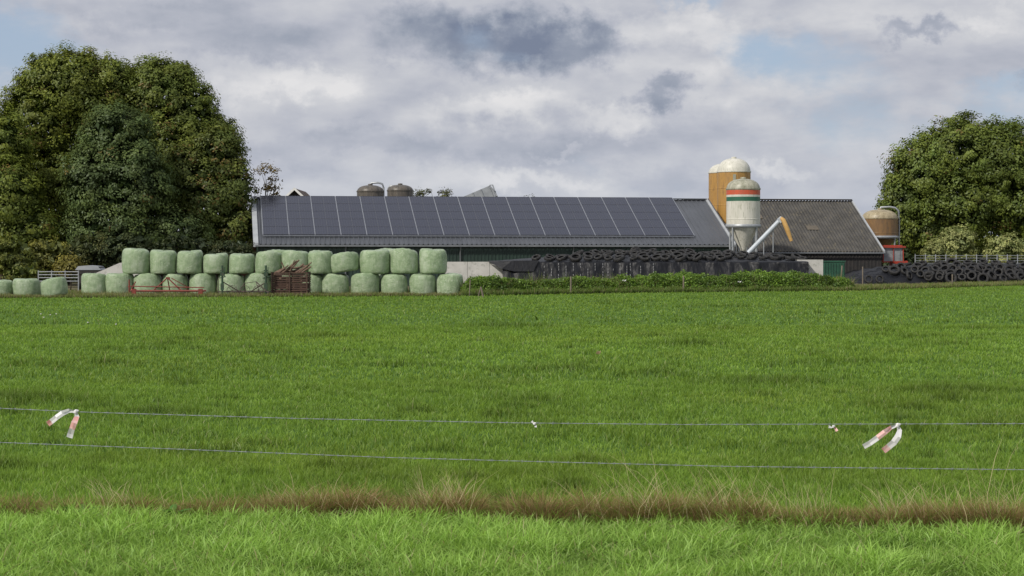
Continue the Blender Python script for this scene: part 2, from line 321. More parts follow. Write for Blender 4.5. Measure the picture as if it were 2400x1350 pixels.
def tail(pts,w,cols,parent,D):
    mb=MB(); n=len(pts); vs=[]
    for i,(px,py,dy) in enumerate(pts):
        p=at(px,py,D)+Vector((0,dy,0)); a=at(*pts[max(i-1,0)][:2],D); b=at(*pts[min(i+1,n-1)][:2],D); d=(b-a).normalized(); nr=Vector((-d.z,.25*math.sin(i*1.7),d.x)); nr.normalize()
        ww=w*(.35+.65*min(1,i/1.5)); vs+=[p-nr*ww/2-parent.location,p+Vector((0,.012*math.sin(i*2.),0))-parent.location,p+nr*ww/2-parent.location]
    for i in range(n-1):
        mb.cur=cols[i]; a=3*i
        mb.add([vs[a],vs[a+1],vs[a+4],vs[a+3]],[(0,1,2,3)],True); mb.add([vs[a+1],vs[a+2],vs[a+5],vs[a+4]],[(0,1,2,3)],True)
    return mb.build('tail',[M_white,M_red],parent)
def tape(kx,ky,tails,lab,ks=1.):
    D=wD(kx)-.012; p=at(kx,ky,D); rt=empty('barrier_tape',p,0,lab,'tape','tapes tied to the barbed wire')
    mb=MB(); mb.M=Matrix.Scale(ks,4); mb.lathe([(.004,-.018),(.016,-.010),(.011,0),(.017,.010),(.004,.018)],9); mb.M=Matrix.Scale(ks,4)@Matrix.Rotation(R(65),4,'Y'); mb.lathe([(.004,-.022),(.011,-.008),(.009,0),(.013,.012),(.004,.024)],8); mb.build('knot',M_white,rt)
    for pts,w,cols in tails: tail(pts,w,cols,rt,D)
tape(178,965,[([(178,965,0),(163,962,-.02),(148,968,-.03),(134,978,-.03),(121,988,-.02),(112,994,0)],.042,[0,0,0,0,1]),([(178,965,0),(181,976,-.01),(176,990,-.03),(170,1005,-.02),(165,1017,0),(162,1026,.01)],.047,[0,1,1,0,0])],'red and white tape with two long tails, at the left on the upper wire')
tape(2104,997,[([(2104,997,0),(2088,1001,-.02),(2072,1012,-.03),(2055,1025,-.03),(2038,1038,-.02),(2024,1047,0)],.040,[0,1,1,0,0]),([(2104,997,0),(2108,1008,-.01),(2103,1022,-.03),(2094,1036,-.02),(2083,1047,0),(2071,1057,.01)],.048,[0,0,0,0,1])],'red and white tape with two long tails, at the right on the upper wire')
tape(1253,993,[([(1253,993,0),(1249,990,-.01),(1246,987,0)],.018,[0,0]),([(1253,993,0),(1256,997,0),(1255,1001,0)],.018,[0,0])],'tiny white scrap of tape knotted at the middle of the upper wire',.6)
tape(1953,1000,[([(1953,1000,0),(1948,1001,-.01),(1942,1000,0)],.02,[0,0]),([(1953,1000,0),(1958,1004,0),(1962,1010,0)],.022,[1,1])],'short torn scrap of tape on the upper wire left of the right tape',.6)
# ---------------------------------------------------------------- trees
M_bark=mat('bark',(.10,.075,.05),(.05,.04,.03),4,.9,bump=.5,stretch=(3,3,.6))
def tree(name,D,trunkpx,lobes,c1,c2,lab,cat='tree',dens=1.0,lsz=.12,group=None,brown=0.0,clr=.50,per=64,core=True):
    ox=gx(trunkpx,D); rt=empty(name,(ox,D,0),0,lab,cat,group)
    L=[]
    for (px,py,rx,ry,dd) in lobes:
        s=D/F; L.append((np.array([gx(px,D)-ox,dd,gz(py,D)]),np.array([rx*s,min(rx,ry)*s*.95,ry*s])))
    acc=Acc()
    for i,(c,r) in enumerate(L):
        area=4*PI*((r[0]*r[1]*r[2])**(2/3)); nc=int(area/(.34)*dens)
        d=RNG.normal(size=(nc,3)); d/=np.linalg.norm(d,axis=1)[:,None]; rad=RNG.uniform(.78,1.05,nc)**1.0
        bump=1+.11*np.sin(d[:,0]*7+i*3)*np.cos(d[:,2]*6+i)+.06*np.sin(d[:,1]*13+i)
        cc=c+d*r*(rad*bump)[:,None]; keep=np.ones(nc,bool)
        for j,(c2_,r2) in enumerate(L):
            if j!=i: keep&=(((cc-c2_)/(r2*.8))**2).sum(1)>1
        keep&=cc[:,2]>.3
        cc=cc[keep]; d=d[keep]; rad=rad[keep]; nc=len(cc)
        if nc==0: continue
        cr=clr*RNG.uniform(.5,1.4,nc); ctone=RNG.uniform(.76,1.22,nc)*(.68+.4*np.clip((rad-.78)/.27,0,1)); hue=RNG.uniform(0,1,nc)  # random clump tone, plus inner-crown shade painted in as darker leaf colour
        e=RNG.normal(size=(nc,per,3)); e/=np.linalg.norm(e,axis=2)[:,:,None]; rr=RNG.uniform(.25,1.1,(nc,per))**.6
        off=e*(rr*cr[:,None])[:,:,None]*np.array([1.25,1.25,.85]); pos=(cc[:,None,:]+off).reshape(-1,3)
        N=(e*.5+d[:,None,:]*.85+RNG.normal(0,.3,(nc,per,3))+np.array([0,0,.3])).reshape(-1,3); N/=np.linalg.norm(N,axis=1)[:,None]
        k=hue[:,None,None]*.65+RNG.uniform(0,.3,(nc,per,1)); col=(np.array(c1)*(1-k)+np.array(c2)*k)*ctone[:,None,None]*RNG.uniform(.88,1.12,(nc,per,1))
        col=col.reshape(-1,3)
        if brown>0:
            bz=(RNG.uniform(0,1,nc)<brown).repeat(per)&(RNG.uniform(0,1,len(col))<.45); col[bz]=np.array([.19,.135,.04])*RNG.uniform(.7,1.2,(bz.sum(),1))
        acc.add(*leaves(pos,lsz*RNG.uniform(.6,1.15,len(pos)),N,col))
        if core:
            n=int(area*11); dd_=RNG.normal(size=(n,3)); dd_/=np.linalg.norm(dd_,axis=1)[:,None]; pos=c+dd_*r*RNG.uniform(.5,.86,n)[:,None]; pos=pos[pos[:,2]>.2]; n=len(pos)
            N=RNG.normal(size=(n,3)); N/=np.linalg.norm(N,axis=1)[:,None]; acc.add(*leaves(pos,np.full(n,.30),N,np.tile(np.array(c1)*.7,(n,1))))  # core leaves get a darkened colour as painted shade inside the crown
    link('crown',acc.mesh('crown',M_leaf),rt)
    h=max(c[2]+r[2]*.6 for c,r in L); mb=MB(); tr=max(.05,h*.022)
    mb.tube([(0,0,-.1),(.05,0,h*.2),(-.08,.05,h*.45),(0,0,h*.72)],[tr*1.3,tr,tr*.7,tr*.25],10)
    for c,r in L:
        z0=min(h*.22+random.random()*h*.25,max(.3,c[2]*.7)); a=Vector((0,0,z0)); b_=Vector(c); mid=a.lerp(b_,.5)+Vector((random.uniform(-.4,.4),random.uniform(-.4,.4),.3))*min(1,h/8); mb.tube([a,mid,b_],[tr*.55,tr*.38,tr*.12],7)
        for q in range(5):
            dv=Vector((random.gauss(0,1),random.gauss(0,1),abs(random.gauss(0,1)))).normalized(); mb.tube([mid.lerp(b_,random.random()),b_+Vector((dv.x*r[0]*.9,dv.y*r[1]*.9,dv.z*r[2]*.9))],[tr*.14,tr*.05],5)
    mb.build('trunk',M_bark,rt); return rt
tree('oak_tree',146,150,[(150,215,95,100,0),(90,290,85,110,-1),(215,260,90,110,1),(60,420,90,120,0),(160,440,110,140,0),(110,190,60,65,0),(195,180,60,60,0),(255,190,55,60,.5)],(.11,.15,.026),(.215,.235,.036),'tall oak with yellowing green crown, highest peak of the left trees',brown=.05,dens=.85)
tree('oak_tree',148,385,[(375,225,85,85,0),(310,240,75,90,0),(440,270,70,90,0),(400,380,120,130,0),(350,185,50,45,0),(420,190,45,45,0),(500,330,60,70,.5)],(.10,.14,.028),(.19,.215,.038),'tall green oak with rounded top right of the highest left tree',brown=.05,dens=.85)
tree('oak_tree',140,290,[(275,330,85,90,0),(240,430,85,100,-1),(320,440,90,110,-1),(270,540,130,80,-1),(400,545,90,60,-.5)],(.072,.112,.038),(.135,.175,.05),'darker green oak standing in front of the two tall left trees',brown=.02,dens=.85)
tree('oak_tree',143,500,[(510,370,62,80,0),(545,440,50,85,0),(480,470,80,100,0),(545,540,55,65,0),(440,420,60,90,0)],(.082,.115,.028),(.155,.175,.034),'dark green oak with rusty patches at the right end of the left trees',brown=.14,dens=.85)
tree('oak_tree',139,0,[(0,340,70,80,0),(-60,400,90,110,0),(20,470,80,100,-1),(60,540,90,60,-1)],(.10,.145,.028),(.205,.235,.036),'broad green oak cut by the left edge of the picture',brown=.02,dens=.8)
tree('autumn_tree',147,618,[(625,420,32,40,0),(600,490,35,60,0),(640,455,20,45,0)],(.12,.085,.028),(.20,.14,.04),'small thin tree with rusty brown leaves left of the barn roof',dens=.4,lsz=.11,brown=.3,clr=.4,per=28,core=False)
tree('round_tree',185,2262,[(2255,370,110,95,0),(2170,410,90,95,0),(2340,390,110,105,0),(2260,480,150,100,0),(2125,470,60,90,0),(2400,460,100,110,0),(2200,540,120,60,0)],(.095,.14,.028),(.18,.215,.036),'large rounded green tree behind the tractor at the right edge',brown=.03,dens=.65,lsz=.15,clr=.62)
tree('tree_top',180,1015,[(1015,462,42,22,0),(985,468,25,20,0),(1050,466,25,18,0)],(.07,.08,.03),(.12,.12,.04),'thin dark treetop showing above the solar roof ridge',dens=.8,lsz=.12,clr=.35,per=30,core=False)
tree('low_tree',186,1250,[(1245,474,32,15,0)],(.05,.06,.02),(.09,.09,.03),'treetop barely showing above the ridge, right of the raised trailer',dens=.7,lsz=.1,clr=.3,per=20,core=False)
def shrub(px,py,rx,ry,D,c1,c2,lab,lsz=.08,dens=.8,per=40,g_='shrubs at the foot of the trees'):
    tree('shrub',D,px,[(px,py,rx,ry,0),(px-rx*.5,py+ry*.3,rx*.6,ry*.7,-.3),(px+rx*.5,py+ry*.35,rx*.6,ry*.65,.2)],c1,c2,lab,'shrub',dens,lsz,g_,clr=.3,per=per)
shrub(15,600,65,48,128,(.12,.15,.035),(.25,.26,.05),'green shrub at the left edge behind the bales')
shrub(108,598,55,42,130,(.15,.17,.04),(.30,.28,.06),'yellow green shrub above the metal gate')
shrub(165,622,34,24,122,(.22,.20,.045),(.38,.33,.08),'small golden green shrub left of the dark trailer')
shrub(60,640,50,18,118,(.12,.16,.035),(.24,.24,.06),'low shrub just behind the leftmost bales')
shrub(300,585,70,40,134,(.04,.06,.025),(.085,.10,.035),'dark undergrowth shrub below the darker front oak')
shrub(430,585,80,40,135,(.04,.06,.025),(.085,.10,.035),'dark undergrowth shrub behind the middle of the bale stack')
shrub(545,595,55,35,135,(.04,.06,.025),(.09,.09,.035),'dark undergrowth shrub left of the brown shed')
shrub(215,585,60,40,134,(.07,.09,.03),(.13,.13,.04),'dark undergrowth shrub left of the tall bale rows')
shrub(2242,572,44,46,168,(.28,.33,.12),(.50,.50,.20),'pale yellow green shrub under the large right tree',.1,.9)
shrub(2190,590,26,28,166,(.24,.28,.10),(.44,.44,.17),'small pale shrub left of the pale yellow green one',.1,.9)
shrub(2352,584,44,38,168,(.24,.29,.10),(.44,.44,.17),'pale green shrub near the right edge',.1,.9)
shrub(2405,590,35,32,170,(.14,.19,.06),(.27,.30,.09),'green shrub cut by the right edge',.1,.9)
acc=Acc()
for (a,b,D,top,nn,sz,sg) in [(-700,3100,420,592,26000,.8,4),(2080,2700,200,575,22000,.28,2),(-500,560,160,556,26000,.28,2)]:
    n=nn; px=RNG.uniform(a,b,n); dz=RNG.uniform(0,1,n); q=fbm(px/(60. if D>300 else 25.),px*0,4); zt=(HZ-(top-15*q))/F*D+2; pos=np.stack([(px-1200)/F*D,D+RNG.normal(0,sg,n),zt*dz],1)
    N=RNG.normal(size=(n,3)); N/=np.linalg.norm(N,axis=1)[:,None]; acc.add(*leaves(pos,np.full(n,sz),N,np.tile([.055,.075,.033],(n,1))*RNG.uniform(.5,1.5,(n,1))))
tag(link('distant_woodland',acc.mesh('distant_woodland',M_leaf)),'dark woodland and hedge closing the horizon behind the farm','woodland',kind='stuff')
acc=Acc(); n=80000; px=RNG.uniform(1080,2010,n); t=RNG.uniform(0,1,n); D=bdD(px)+.5+t*3.3
top=np.interp(px,[1080,1100,1160,1250,1330,1420,1600,1700,1850,1940,1990,2010],[.5,1.0,1.05,.75,.85,.95,1.05,1.0,1.12,.85,.6,.2])
X=(px-1200)/F*D; q=fbm(X*1.1,D*1.1,6); hh=top*(.4+.95*q)*np.clip(np.minimum(t*4+.35,1),0,1)*(D/112); Z=hh*RNG.uniform(0,1,n)**.6
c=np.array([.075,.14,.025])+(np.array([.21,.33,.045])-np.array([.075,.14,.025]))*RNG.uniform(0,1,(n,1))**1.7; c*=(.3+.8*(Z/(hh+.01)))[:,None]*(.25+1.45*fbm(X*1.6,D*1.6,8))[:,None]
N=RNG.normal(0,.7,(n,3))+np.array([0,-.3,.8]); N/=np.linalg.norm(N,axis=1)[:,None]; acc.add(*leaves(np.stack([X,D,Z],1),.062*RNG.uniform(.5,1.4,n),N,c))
def edge(n,a,b,off0,off1,h,cb,ct,w=.02,dryf=.3):
    px=RNG.uniform(a,b,n); D=bdD(px)+RNG.uniform(off0,off1,n); X=(px-1200)/F*D; q=fbm(X*1.5,D*1.5,13)
    tip=np.tile(np.array(ct),(n,1))*RNG.uniform(.6,1.3,(n,1)); dr_=RNG.uniform(0,1,n)<dryf; tip[dr_]=np.array([.38,.32,.18])*RNG.uniform(.6,1.2,(dr_.sum(),1))
    acc.add(*blades(np.stack([X,D,0*D],1),h*(.3+1.1*q)*RNG.uniform(.5,1.2,n),w*RNG.uniform(.6,1.3,n),RNG.uniform(0,2*PI,n),RNG.uniform(.1,.8,n),np.tile(np.array(cb),(n,1)),tip))
edge(26000,-200,1100,-.2,3.2,.26,(.05,.055,.02),(.19,.27,.05),.022,.5); edge(16000,-200,1100,3,12,.35,(.05,.055,.02),(.16,.22,.05),.03,.35)
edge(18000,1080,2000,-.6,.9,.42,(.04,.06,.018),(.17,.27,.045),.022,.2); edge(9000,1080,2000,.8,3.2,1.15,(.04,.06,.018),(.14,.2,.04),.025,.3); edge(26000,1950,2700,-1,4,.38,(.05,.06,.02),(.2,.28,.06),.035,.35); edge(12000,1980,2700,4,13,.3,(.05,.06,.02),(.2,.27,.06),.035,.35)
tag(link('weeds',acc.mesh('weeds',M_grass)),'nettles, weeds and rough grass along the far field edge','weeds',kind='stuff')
# ---------------------------------------------------------------- main barn
TH=R(8.5)
M_roof=mat('roof_metal',(.11,.118,.135),(.085,.092,.105),.8,.42,.3,stretch=(1,.3,1)); M_trim=mat('trim_grey',(.42,.44,.46),(.33,.35,.37),1.5,.5)
M_gwall=mat('wall_dark_green',(.022,.045,.034),(.016,.033,.026),2,.5); M_gut=mat('gutter_grey',(.16,.17,.18),(.11,.12,.13),3,.5)
def roofsheet(L,W,ze,zr,pitch,amp,th=.03,ov=.25,trap=True):
    mb=MB(); xs=[];zs=[]
    x=-.1
    while x<L+.1:
        if trap:
            for dx,dz in((0,0),(pitch*.62,0),(pitch*.72,amp),(pitch*.9,amp)): xs.append(x+dx); zs.append(dz)
        else:
            for k in range(6): xs.append(x+pitch*k/6); zs.append(amp*.5*(1+math.cos(2*PI*k/6)))
        x+=pitch
    sl=(zr-ze)/(W/2)
    for sgn in(0,1):
        ys=[-ov,W/2] if sgn==0 else [W+ov,W/2]
        vs=[];n=len(xs)
        for yy in ys:
            zz=ze-ov*sl if yy in(-ov,W+ov) else zr
            for a,b_ in zip(xs,zs): vs.append((a,yy,zz+b_+.05))
        vs2=[(a,b_,c_-th) for a,b_,c_ in vs]
        fs=[(i,i+1,n+i+1,n+i) for i in range(n-1)]
        mb.add(vs,fs); mb.add(vs2,[f[::-1] for f in fs]); mb.add(vs[:n]+vs2[:n],[(i,i+1,n+i+1,n+i) for i in range(n-1)])
    return mb
def barnwalls(L,W,ze,zr,rib=.25,amp=.03):
    mb=MB(); xs=[];ys=[];x=0
    while x<L:
        for dx,dy in((0,0),(rib*.5,0),(rib*.6,-amp),(rib*.9,-amp)):
            if x+dx<=L: xs.append(x+dx); ys.append(dy)
        x+=rib
    n=len(xs)
    for y0,s in((0,1),(W,-1)):
        vs=[(a,y0+b_*s,0) for a,b_ in zip(xs,ys)]+[(a,y0+b_*s,ze-.02) for a,b_ in zip(xs,ys)]; mb.add(vs,[(i,i+1,n+i+1,n+i) for i in range(n-1)])
    for x in(0,L): mb.add([(x,0,0),(x,W,0),(x,W,ze),(x,W/2,zr),(x,0,ze)],[(0,1,2,3,4)])
    return mb
EL=Vector((gx(605,137),137,0)); L1=33.5; W1=16; ZE=2.95; ZR=6.27
barn=empty('barn',EL,TH,'long low barn with dark solar panels over its grey metal roof and green walls','barn')
barnwalls(L1,W1,ZE,ZR).build('wall',M_gwall,barn); roofsheet(L1,W1,ZE,ZR,.34,.05).build('roof',M_roof,barn)
sl=(ZR-ZE)/8; ang=math.atan(sl)
mb=MB(); mb.box((L1/2,8,ZR+.10),(L1+.3,.5,.05)); mb.box((L1/2,8,ZR+.141),(L1+.3,.12,.03)); mb.build('ridge_cap',M_roof,barn)
def verge(x_,w_,ze_,zr_,s_,parent,up,dn):
    mb=MB()
    for y0,y1 in((-.3,8),(16.3,8)):
        z0=ze_-.3*s_; mb.add([(x_-w_/2,y0,z0+up),(x_+w_/2,y0,z0+up),(x_+w_/2,y1,zr_+up),(x_-w_/2,y1,zr_+up),(x_-w_/2,y0,z0-dn),(x_+w_/2,y0,z0-dn),(x_+w_/2,y1,zr_-dn),(x_-w_/2,y1,zr_-dn)],[(0,1,2,3),(7,6,5,4),(0,4,5,1),(0,3,7,4),(1,5,6,2)])
    mb.build('verge_trim',M_trim,parent)
verge(-.16,.34,ZE,ZR,sl,barn,.17,.12); verge(L1+.14,.18,ZE,ZR,sl,barn,.16,.12)
mb=MB()
mb.add([(-.2,-.26,2.86),(-.2,-.40,2.86),(-.2,-.42,2.74),(-.2,-.26,2.72),(L1+.2,-.26,2.86),(L1+.2,-.40,2.86),(L1+.2,-.42,2.74),(L1+.2,-.26,2.72)],[(0,4,5,1),(1,5,6,2),(2,6,7,3),(0,1,2,3),(4,7,6,5)])
mb.build('gutter',M_gut,barn)
for x_ in(6,14,22,30): MB().tube([(x_,-.33,2.72),(x_,-.2,2.5),(x_,-.12,2.3),(x_,-.12,.05)],.05,8).build('downpipe',M_gut,barn)
m,g,b=newmat('solar_cells'); tc=g.new('ShaderNodeTexCoord'); ox,oy,oz=g.sep(tc.outputs['Object'])
fx=g.m('ABSOLUTE',g.m('SUBTRACT',g.m('FRACT',g.m('MULTIPLY',ox,1/.1767)),.5)); fy=g.m('ABSOLUTE',g.m('SUBTRACT',g.m('FRACT',g.m('MULTIPLY',oy,1/.176)),.5))
ln=g.m('MAXIMUM',g.sstep(fx,.455,.49),g.sstep(fy,.455,.49)); cc=g.mix(ln,(.014,.017,.036),(.055,.06,.085)); g.l.new(cc,b.inputs['Base Color']); b.inputs['Roughness'].default_value=.22
M_cell=m; M_frame=mat('panel_frame',(.12,.125,.15),(.095,.10,.12),5,.4,.4); M_seam=mat('mounting_seam',(.34,.36,.40),(.28,.30,.34),4,.4,.3)
NC,NR=17,5; x0,x1=.35,L1-2.5; y0=.95; y1=7.92; pw=(x1-x0)/NC; ph=(y1-y0)/math.cos(ang)/NR
mb=MB(); a,b_=pw/2-.03,ph/2-.006; fr=.018
mb.cur=0
for xa_,xb_ in((-a+fr,-.014),(.014,a-fr)): mb.add([(xa_,-b_+fr,.02),(xb_,-b_+fr,.02),(xb_,b_-fr,.02),(xa_,b_-fr,.02)],[(0,1,2,3)])
mb.cur=1
mb.box((-a+fr/2,0,.005),(fr,2*b_,.05)); mb.box((a-fr/2,0,.005),(fr,2*b_,.05)); mb.box((0,-b_+fr/2,.005),(2*a-2*fr,fr,.05)); mb.box((0,b_-fr/2,.005),(2*a-2*fr,fr,.05)); mb.box((0,0,.005),(.028,2*b_-2*fr,.05))
mb.add([(-a,-b_,-.022),(a,-b_,-.022),(a,b_,-.022),(-a,b_,-.022)],[(3,2,1,0)])
pm=mb.mesh('solar_panel',[M_cell,M_frame])
for i in range(NC):
    for j in range(NR):
        s_=(j+.5)*ph; yy=y0+s_*math.cos(ang); zz=ZE+yy*sl+.22
        o=link('solar_panel',pm,barn); o.location=(x0+(i+.5)*pw,yy,zz); o.rotation_euler=(ang,0,0)
ym=(y0+y1)/2
for i in range(NC+1):
    mb=MB(); mb.box((x0+i*pw,ym,ZE+ym*sl+.21),(.045,(y1-y0)/math.cos(ang),.05),(ang,0,0)); mb.build('seam_rail',M_seam,barn)
mb=MB(); mb.box(((x0+x1)/2,y0-.06,ZE+(y0-.06)*sl+.17),(x1-x0,.05,.06),(ang,0,0)); mb.build('mounting_rail',M_seam,barn)
# ---------------------------------------------------------------- second barn
M_asb=mat('fibre_cement_roof',(.098,.094,.088),(.064,.062,.059),1.2,.95,c3=(.12,.108,.085),stretch=(1,.5,1),spec=.12); M_dwall=mat('dark_boards',(.035,.03,.028),(.02,.02,.02),2,.8); M_sheet=mat('rooflight_sheet',(.13,.11,.085),(.10,.085,.065),3,.8)
L2=14.3; DB=160; er=Vector((gx(2066,DB),DB,0)); u=Vector((math.cos(TH),math.sin(TH),0)); b2=empty('barn',er-u*L2,TH,'dark shed with weathered corrugated fibre cement roof right of the feed silos','barn')
ze2,zr2=2.5,6.68; barnwalls(L2,16,ze2,zr2,.3,.02).build('wall',M_dwall,b2); roofsheet(L2,16,ze2,zr2,.26,.075,trap=False).build('roof',M_asb,b2)
mb=MB(); mb.box((L2/2,8,zr2+.16),(L2+.2,.55,.10)); mb.build('ridge_cap',M_dwall,b2)
sl2=(zr2-ze2)/8
for x_ in(-.1,L2+.14): verge(x_,.13,ze2,zr2,sl2,b2,.18,.1)
MB().tube([(-.1,-.34,ze2-.18),(L2+.2,-.34,ze2-.18)],.07,8).build('gutter',M_gut,b2)
for (xx,yy) in((5.4,5.2),(9.6,3.4)):
    mb=MB(); z_=ze2+yy*sl2+.14; mb.box((xx,yy,z_),(.95,.75,.02),(math.atan(sl2),0,0)); mb.build('rooflight',M_sheet,b2)
mb=MB(); mb.box((L2+.02,6,1.4),(.06,3.4,2.8)); mb.build('door',M_gut,b2)
# ---------------------------------------------------------------- silos
def silomat(name,c,c2,c3): return mat(name,c,c2,1.6,.45,stretch=(2.2,2.2,.35),c3=c3,lo=.4,hi=.62)
M_sw=silomat('silo_white',(.66,.64,.57),(.54,.53,.46),(.42,.42,.34)); M_sor=silomat('silo_orange',(.44,.25,.07),(.35,.195,.06),(.28,.16,.06)); M_swg=silomat('silo_mossy',(.40,.39,.31),(.26,.26,.19),(.16,.16,.10))
M_sred=silomat('stripe_red',(.58,.10,.045),(.50,.10,.05),(.40,.12,.07)); M_sgr=silomat('stripe_green',(.02,.13,.08),(.03,.12,.07),(.05,.12,.08)); M_sbr=silomat('silo_brown',(.24,.14,.06),(.17,.105,.055),(.12,.08,.05)); M_sdk=silomat('silo_dark',(.105,.09,.075),(.065,.06,.052),(.17,.15,.12))
M_galv=mat('galvanised_steel',(.42,.44,.46),(.32,.34,.36),6,.45,.4); M_tan=silomat('silo_tan',(.40,.34,.22),(.28,.23,.14),(.17,.14,.09))
def domeprof(r,z0,z1): return [(r*math.cos(t)**.8 if t<1.5 else .02,z0+(z1-z0)*math.sin(t)) for t in [k*PI/2/8 for k in range(9)]]
def silo(px,D,w,ytop,ysh,ybot,ycone,dm,bm,cm,lab,bands=(),pipe=None,group='feed silos',name='feed_silo'):
    s=F/D; r=w/s/2; X=gx(px,D); z=lambda y_: gz(y_,D); rt=empty(name,(X,D,0),0,lab,'silo',group)
    MB().lathe(domeprof(r,z(ysh),z(ytop)),36).build('dome',dm,rt)
    ys=[ysh]+[b_[0] for b_ in bands]+[ybot]; ms=[bm]+[b_[1] for b_ in bands]
    for i,(ma) in enumerate(ms):
        mb=MB(); za,zb=z(ys[i]),z(ys[i+1]); mb.lathe([(r,za),(r,zb)],40)
        if za-zb>1.2:
            for k in range(1,int((za-zb)/1.25)+1): mb.M=Matrix.Translation((0,0,za-k*1.25)); mb.lathe([(r,.03),(r+.015,.015),(r+.015,-.015),(r,-.03)],40)
        mb.build('body' if ma in(bm,) or za-zb>1.2 else 'stripe',ma,rt)
    mb=MB(); mb.lathe([(r+.03,z(ysh)+.05),(r+.045,z(ysh)),(r+.03,z(ysh)-.05)],40); mb.lathe([(.16,z(ytop)-.04),(.2,z(ytop)+.04),(.18,z(ytop)+.10),(.01,z(ytop)+.12)],16); mb.build('rim',dm,rt)
    MB().lathe([(r,z(ybot)),(r*.96,z(ybot)-.08),(.22,z(ycone)),(.2,z(ycone)-.25),(.02,z(ycone)-.27)],36).build('cone',cm,rt)
    mb=MB(); mb.lathe([(r+.02,z(ybot)+.12),(r+.06,z(ybot)+.1),(r+.06,z(ybot)-.1),(r+.01,z(ybot)-.12)],36)
    for k in range(4):
        a=PI/4+k*PI/2; b_=a+PI/2; zt=z(ybot); q=zt*.45
        mb.tube([(r*math.cos(a),r*math.sin(a),q),(r*math.cos(b_),r*math.sin(b_),q)],.035,6)
    mb.build('ring_frame',M_galv,rt)
    for k in range(4):
        a=PI/4+k*PI/2; mb=MB(); mb.box(((r-.02)*math.cos(a),(r-.02)*math.sin(a),z(ybot)/2+.05),(.11,.11,z(ybot)+.1),(0,0,a)); mb.box(((r-.02)*math.cos(a),(r-.02)*math.sin(a),.02),(.3,.3,.04),(0,0,a)); mb.build('leg',M_galv,rt)
    if pipe:
        MB().tube([tuple(at(a_,b_,D)-Vector((X,D,0))+Vector((0,c_,0))) for a_,b_,c_ in pipe],.085,10).build('fill_pipe',M_galv,rt)
    return rt
rs_=silo(1720,150,78,371,403,528,562,M_sw,M_sor,M_sor,'tall ochre silo with white dome, behind the striped white silo')
mb=MB(); mb.box((-.1,-1.27,gz(466,150)),(.22,.05,3.6)); mb.build('sight_strip',M_swg,rs_)
silo(1700,153.5,78,383,405,530,562,M_sw,M_sor,M_sor,'second ochre silo, mostly hidden, farthest left of the silo group')
silo(1742,138,79,419,443,530,583,M_swg,M_swg,M_sw,'white silo with one red and one green stripe beside the solar barn',bands=((446,M_sred),(457,M_sw),(462,M_sgr),(472,M_sw)))
silo(2062,172,84,491,512,556,592,M_tan,M_sbr,M_sbr,'squat rusty brown silo with pale dome behind the red tractor',pipe=((2062,493,0),(2064,486,0),(2085,485,0),(2098,487,0),(2106,494,0),(2107,520,0),(2107,606,0)))
silo(868,160,63,434,449,520,560,M_sdk,M_sdk,M_sdk,'dark weathered silo dome above the ridge with a bent fill pipe, left one',pipe=((868,436,0),(870,429,0),(886,428,0),(896,431,0),(899,440,0),(899,600,0)))
silo(938,162,61,433,447,520,560,M_sdk,M_sdk,M_sdk,'dark weathered silo dome above the ridge, right of the one with the bent pipe',pipe=((910,600,0),(910,441,0),(913,436,0),(936,436,0)))
M_aug=mat('auger_blue_grey',(.52,.57,.62),(.42,.46,.51),4,.45)
DA=136.6; p0=at(1772,574,DA); p1=at(1832,512,DA); rt=empty('feed_auger',(p0.x,p0.y,0),0,'slanted grey auger pipe with a hanging orange spout beside the striped silo','auger')
o_=Vector((p0.x,p0.y,0)); MB().tube([p0-o_-(p1-p0)*.45,p1-o_],.16,12).build('pipe',M_aug,rt)
q0=at(1832,512,DA-.2)-o_; MB().tube([q0+Vector((-.05,0,.05)),q0+Vector((.1,-.05,-.1)),at(1846,540,DA-.2)-o_,at(1855,565,DA-.2)-o_],[.10,.16,.17,.11],12).build('spout',mat('spout_orange',(.62,.38,.13),(.50,.30,.10),3,.6),rt)
mb=MB(); mb.box(tuple(at(1829,515,DA)-o_),(.34,.36,.34),(0,R(-40),0)); mb.build('motor',M_aug,rt)
mb=MB()
for a_ in(1790,1812):
    tp=at(a_,553-(a_-1790)*1.0,DA)-o_; mb.tube([(tp.x,0,0),tp],.035,6)
mb.build('support',M_galv,rt)
D=163; M_tgrey=mat('trailer_grey',(.34,.36,.38),(.26,.28,.30),2,.5); rt=empty('tipping_trailer',(gx(1110,D),D,0),0,'grey trailer body raised and tilted above the solar roof ridge','trailer'); O=Vector((gx(1110,D),D,0))
a=at(1068,470,D)-O; b_=at(1146,437,D)-O; d=(b_-a).normalized(); nr=Vector((d.z,0,-d.x)); mb=MB()
vs=[]
for yy in(-1.2,1.2):
    vs+=[a-d*2+Vector((0,yy,0)),b_+Vector((0,yy,0)),b_+nr*1.0+d*.35+Vector((0,yy,0)),a-d*2+nr*1.4+Vector((0,yy,0))]
mb.add(vs,[(0,1,2,3),(7,6,5,4),(1,5,6,2),(2,6,7,3),(0,3,7,4),(0,4,5,1)])
for k in range(8):
    pp=(a-d*2).lerp(b_,k/7.)
    mb.tube([pp+Vector((0,-1.24,0)),pp+nr*1.1+Vector((0,-1.24,0))],.04,5)
mb.build('body',M_tgrey,rt)
mb=MB(); mb.tube([b_+Vector((.05,-1.2,.05)),b_+Vector((.35,-1.2,-.3)),b_+Vector((.6,-1.2,-1.2))],.06,6); mb.tube([b_+Vector((.05,-.4,.08)),b_+Vector((.3,-.4,.12)),b_+Vector((.75,-.4,-1.1))],.06,6); mb.tube([b_+Vector((.2,-1.2,-.2)),b_+Vector((.55,-.4,-.45))],.04,6); mb.build('tailgate_frame',M_tgrey,rt)
mb=MB()
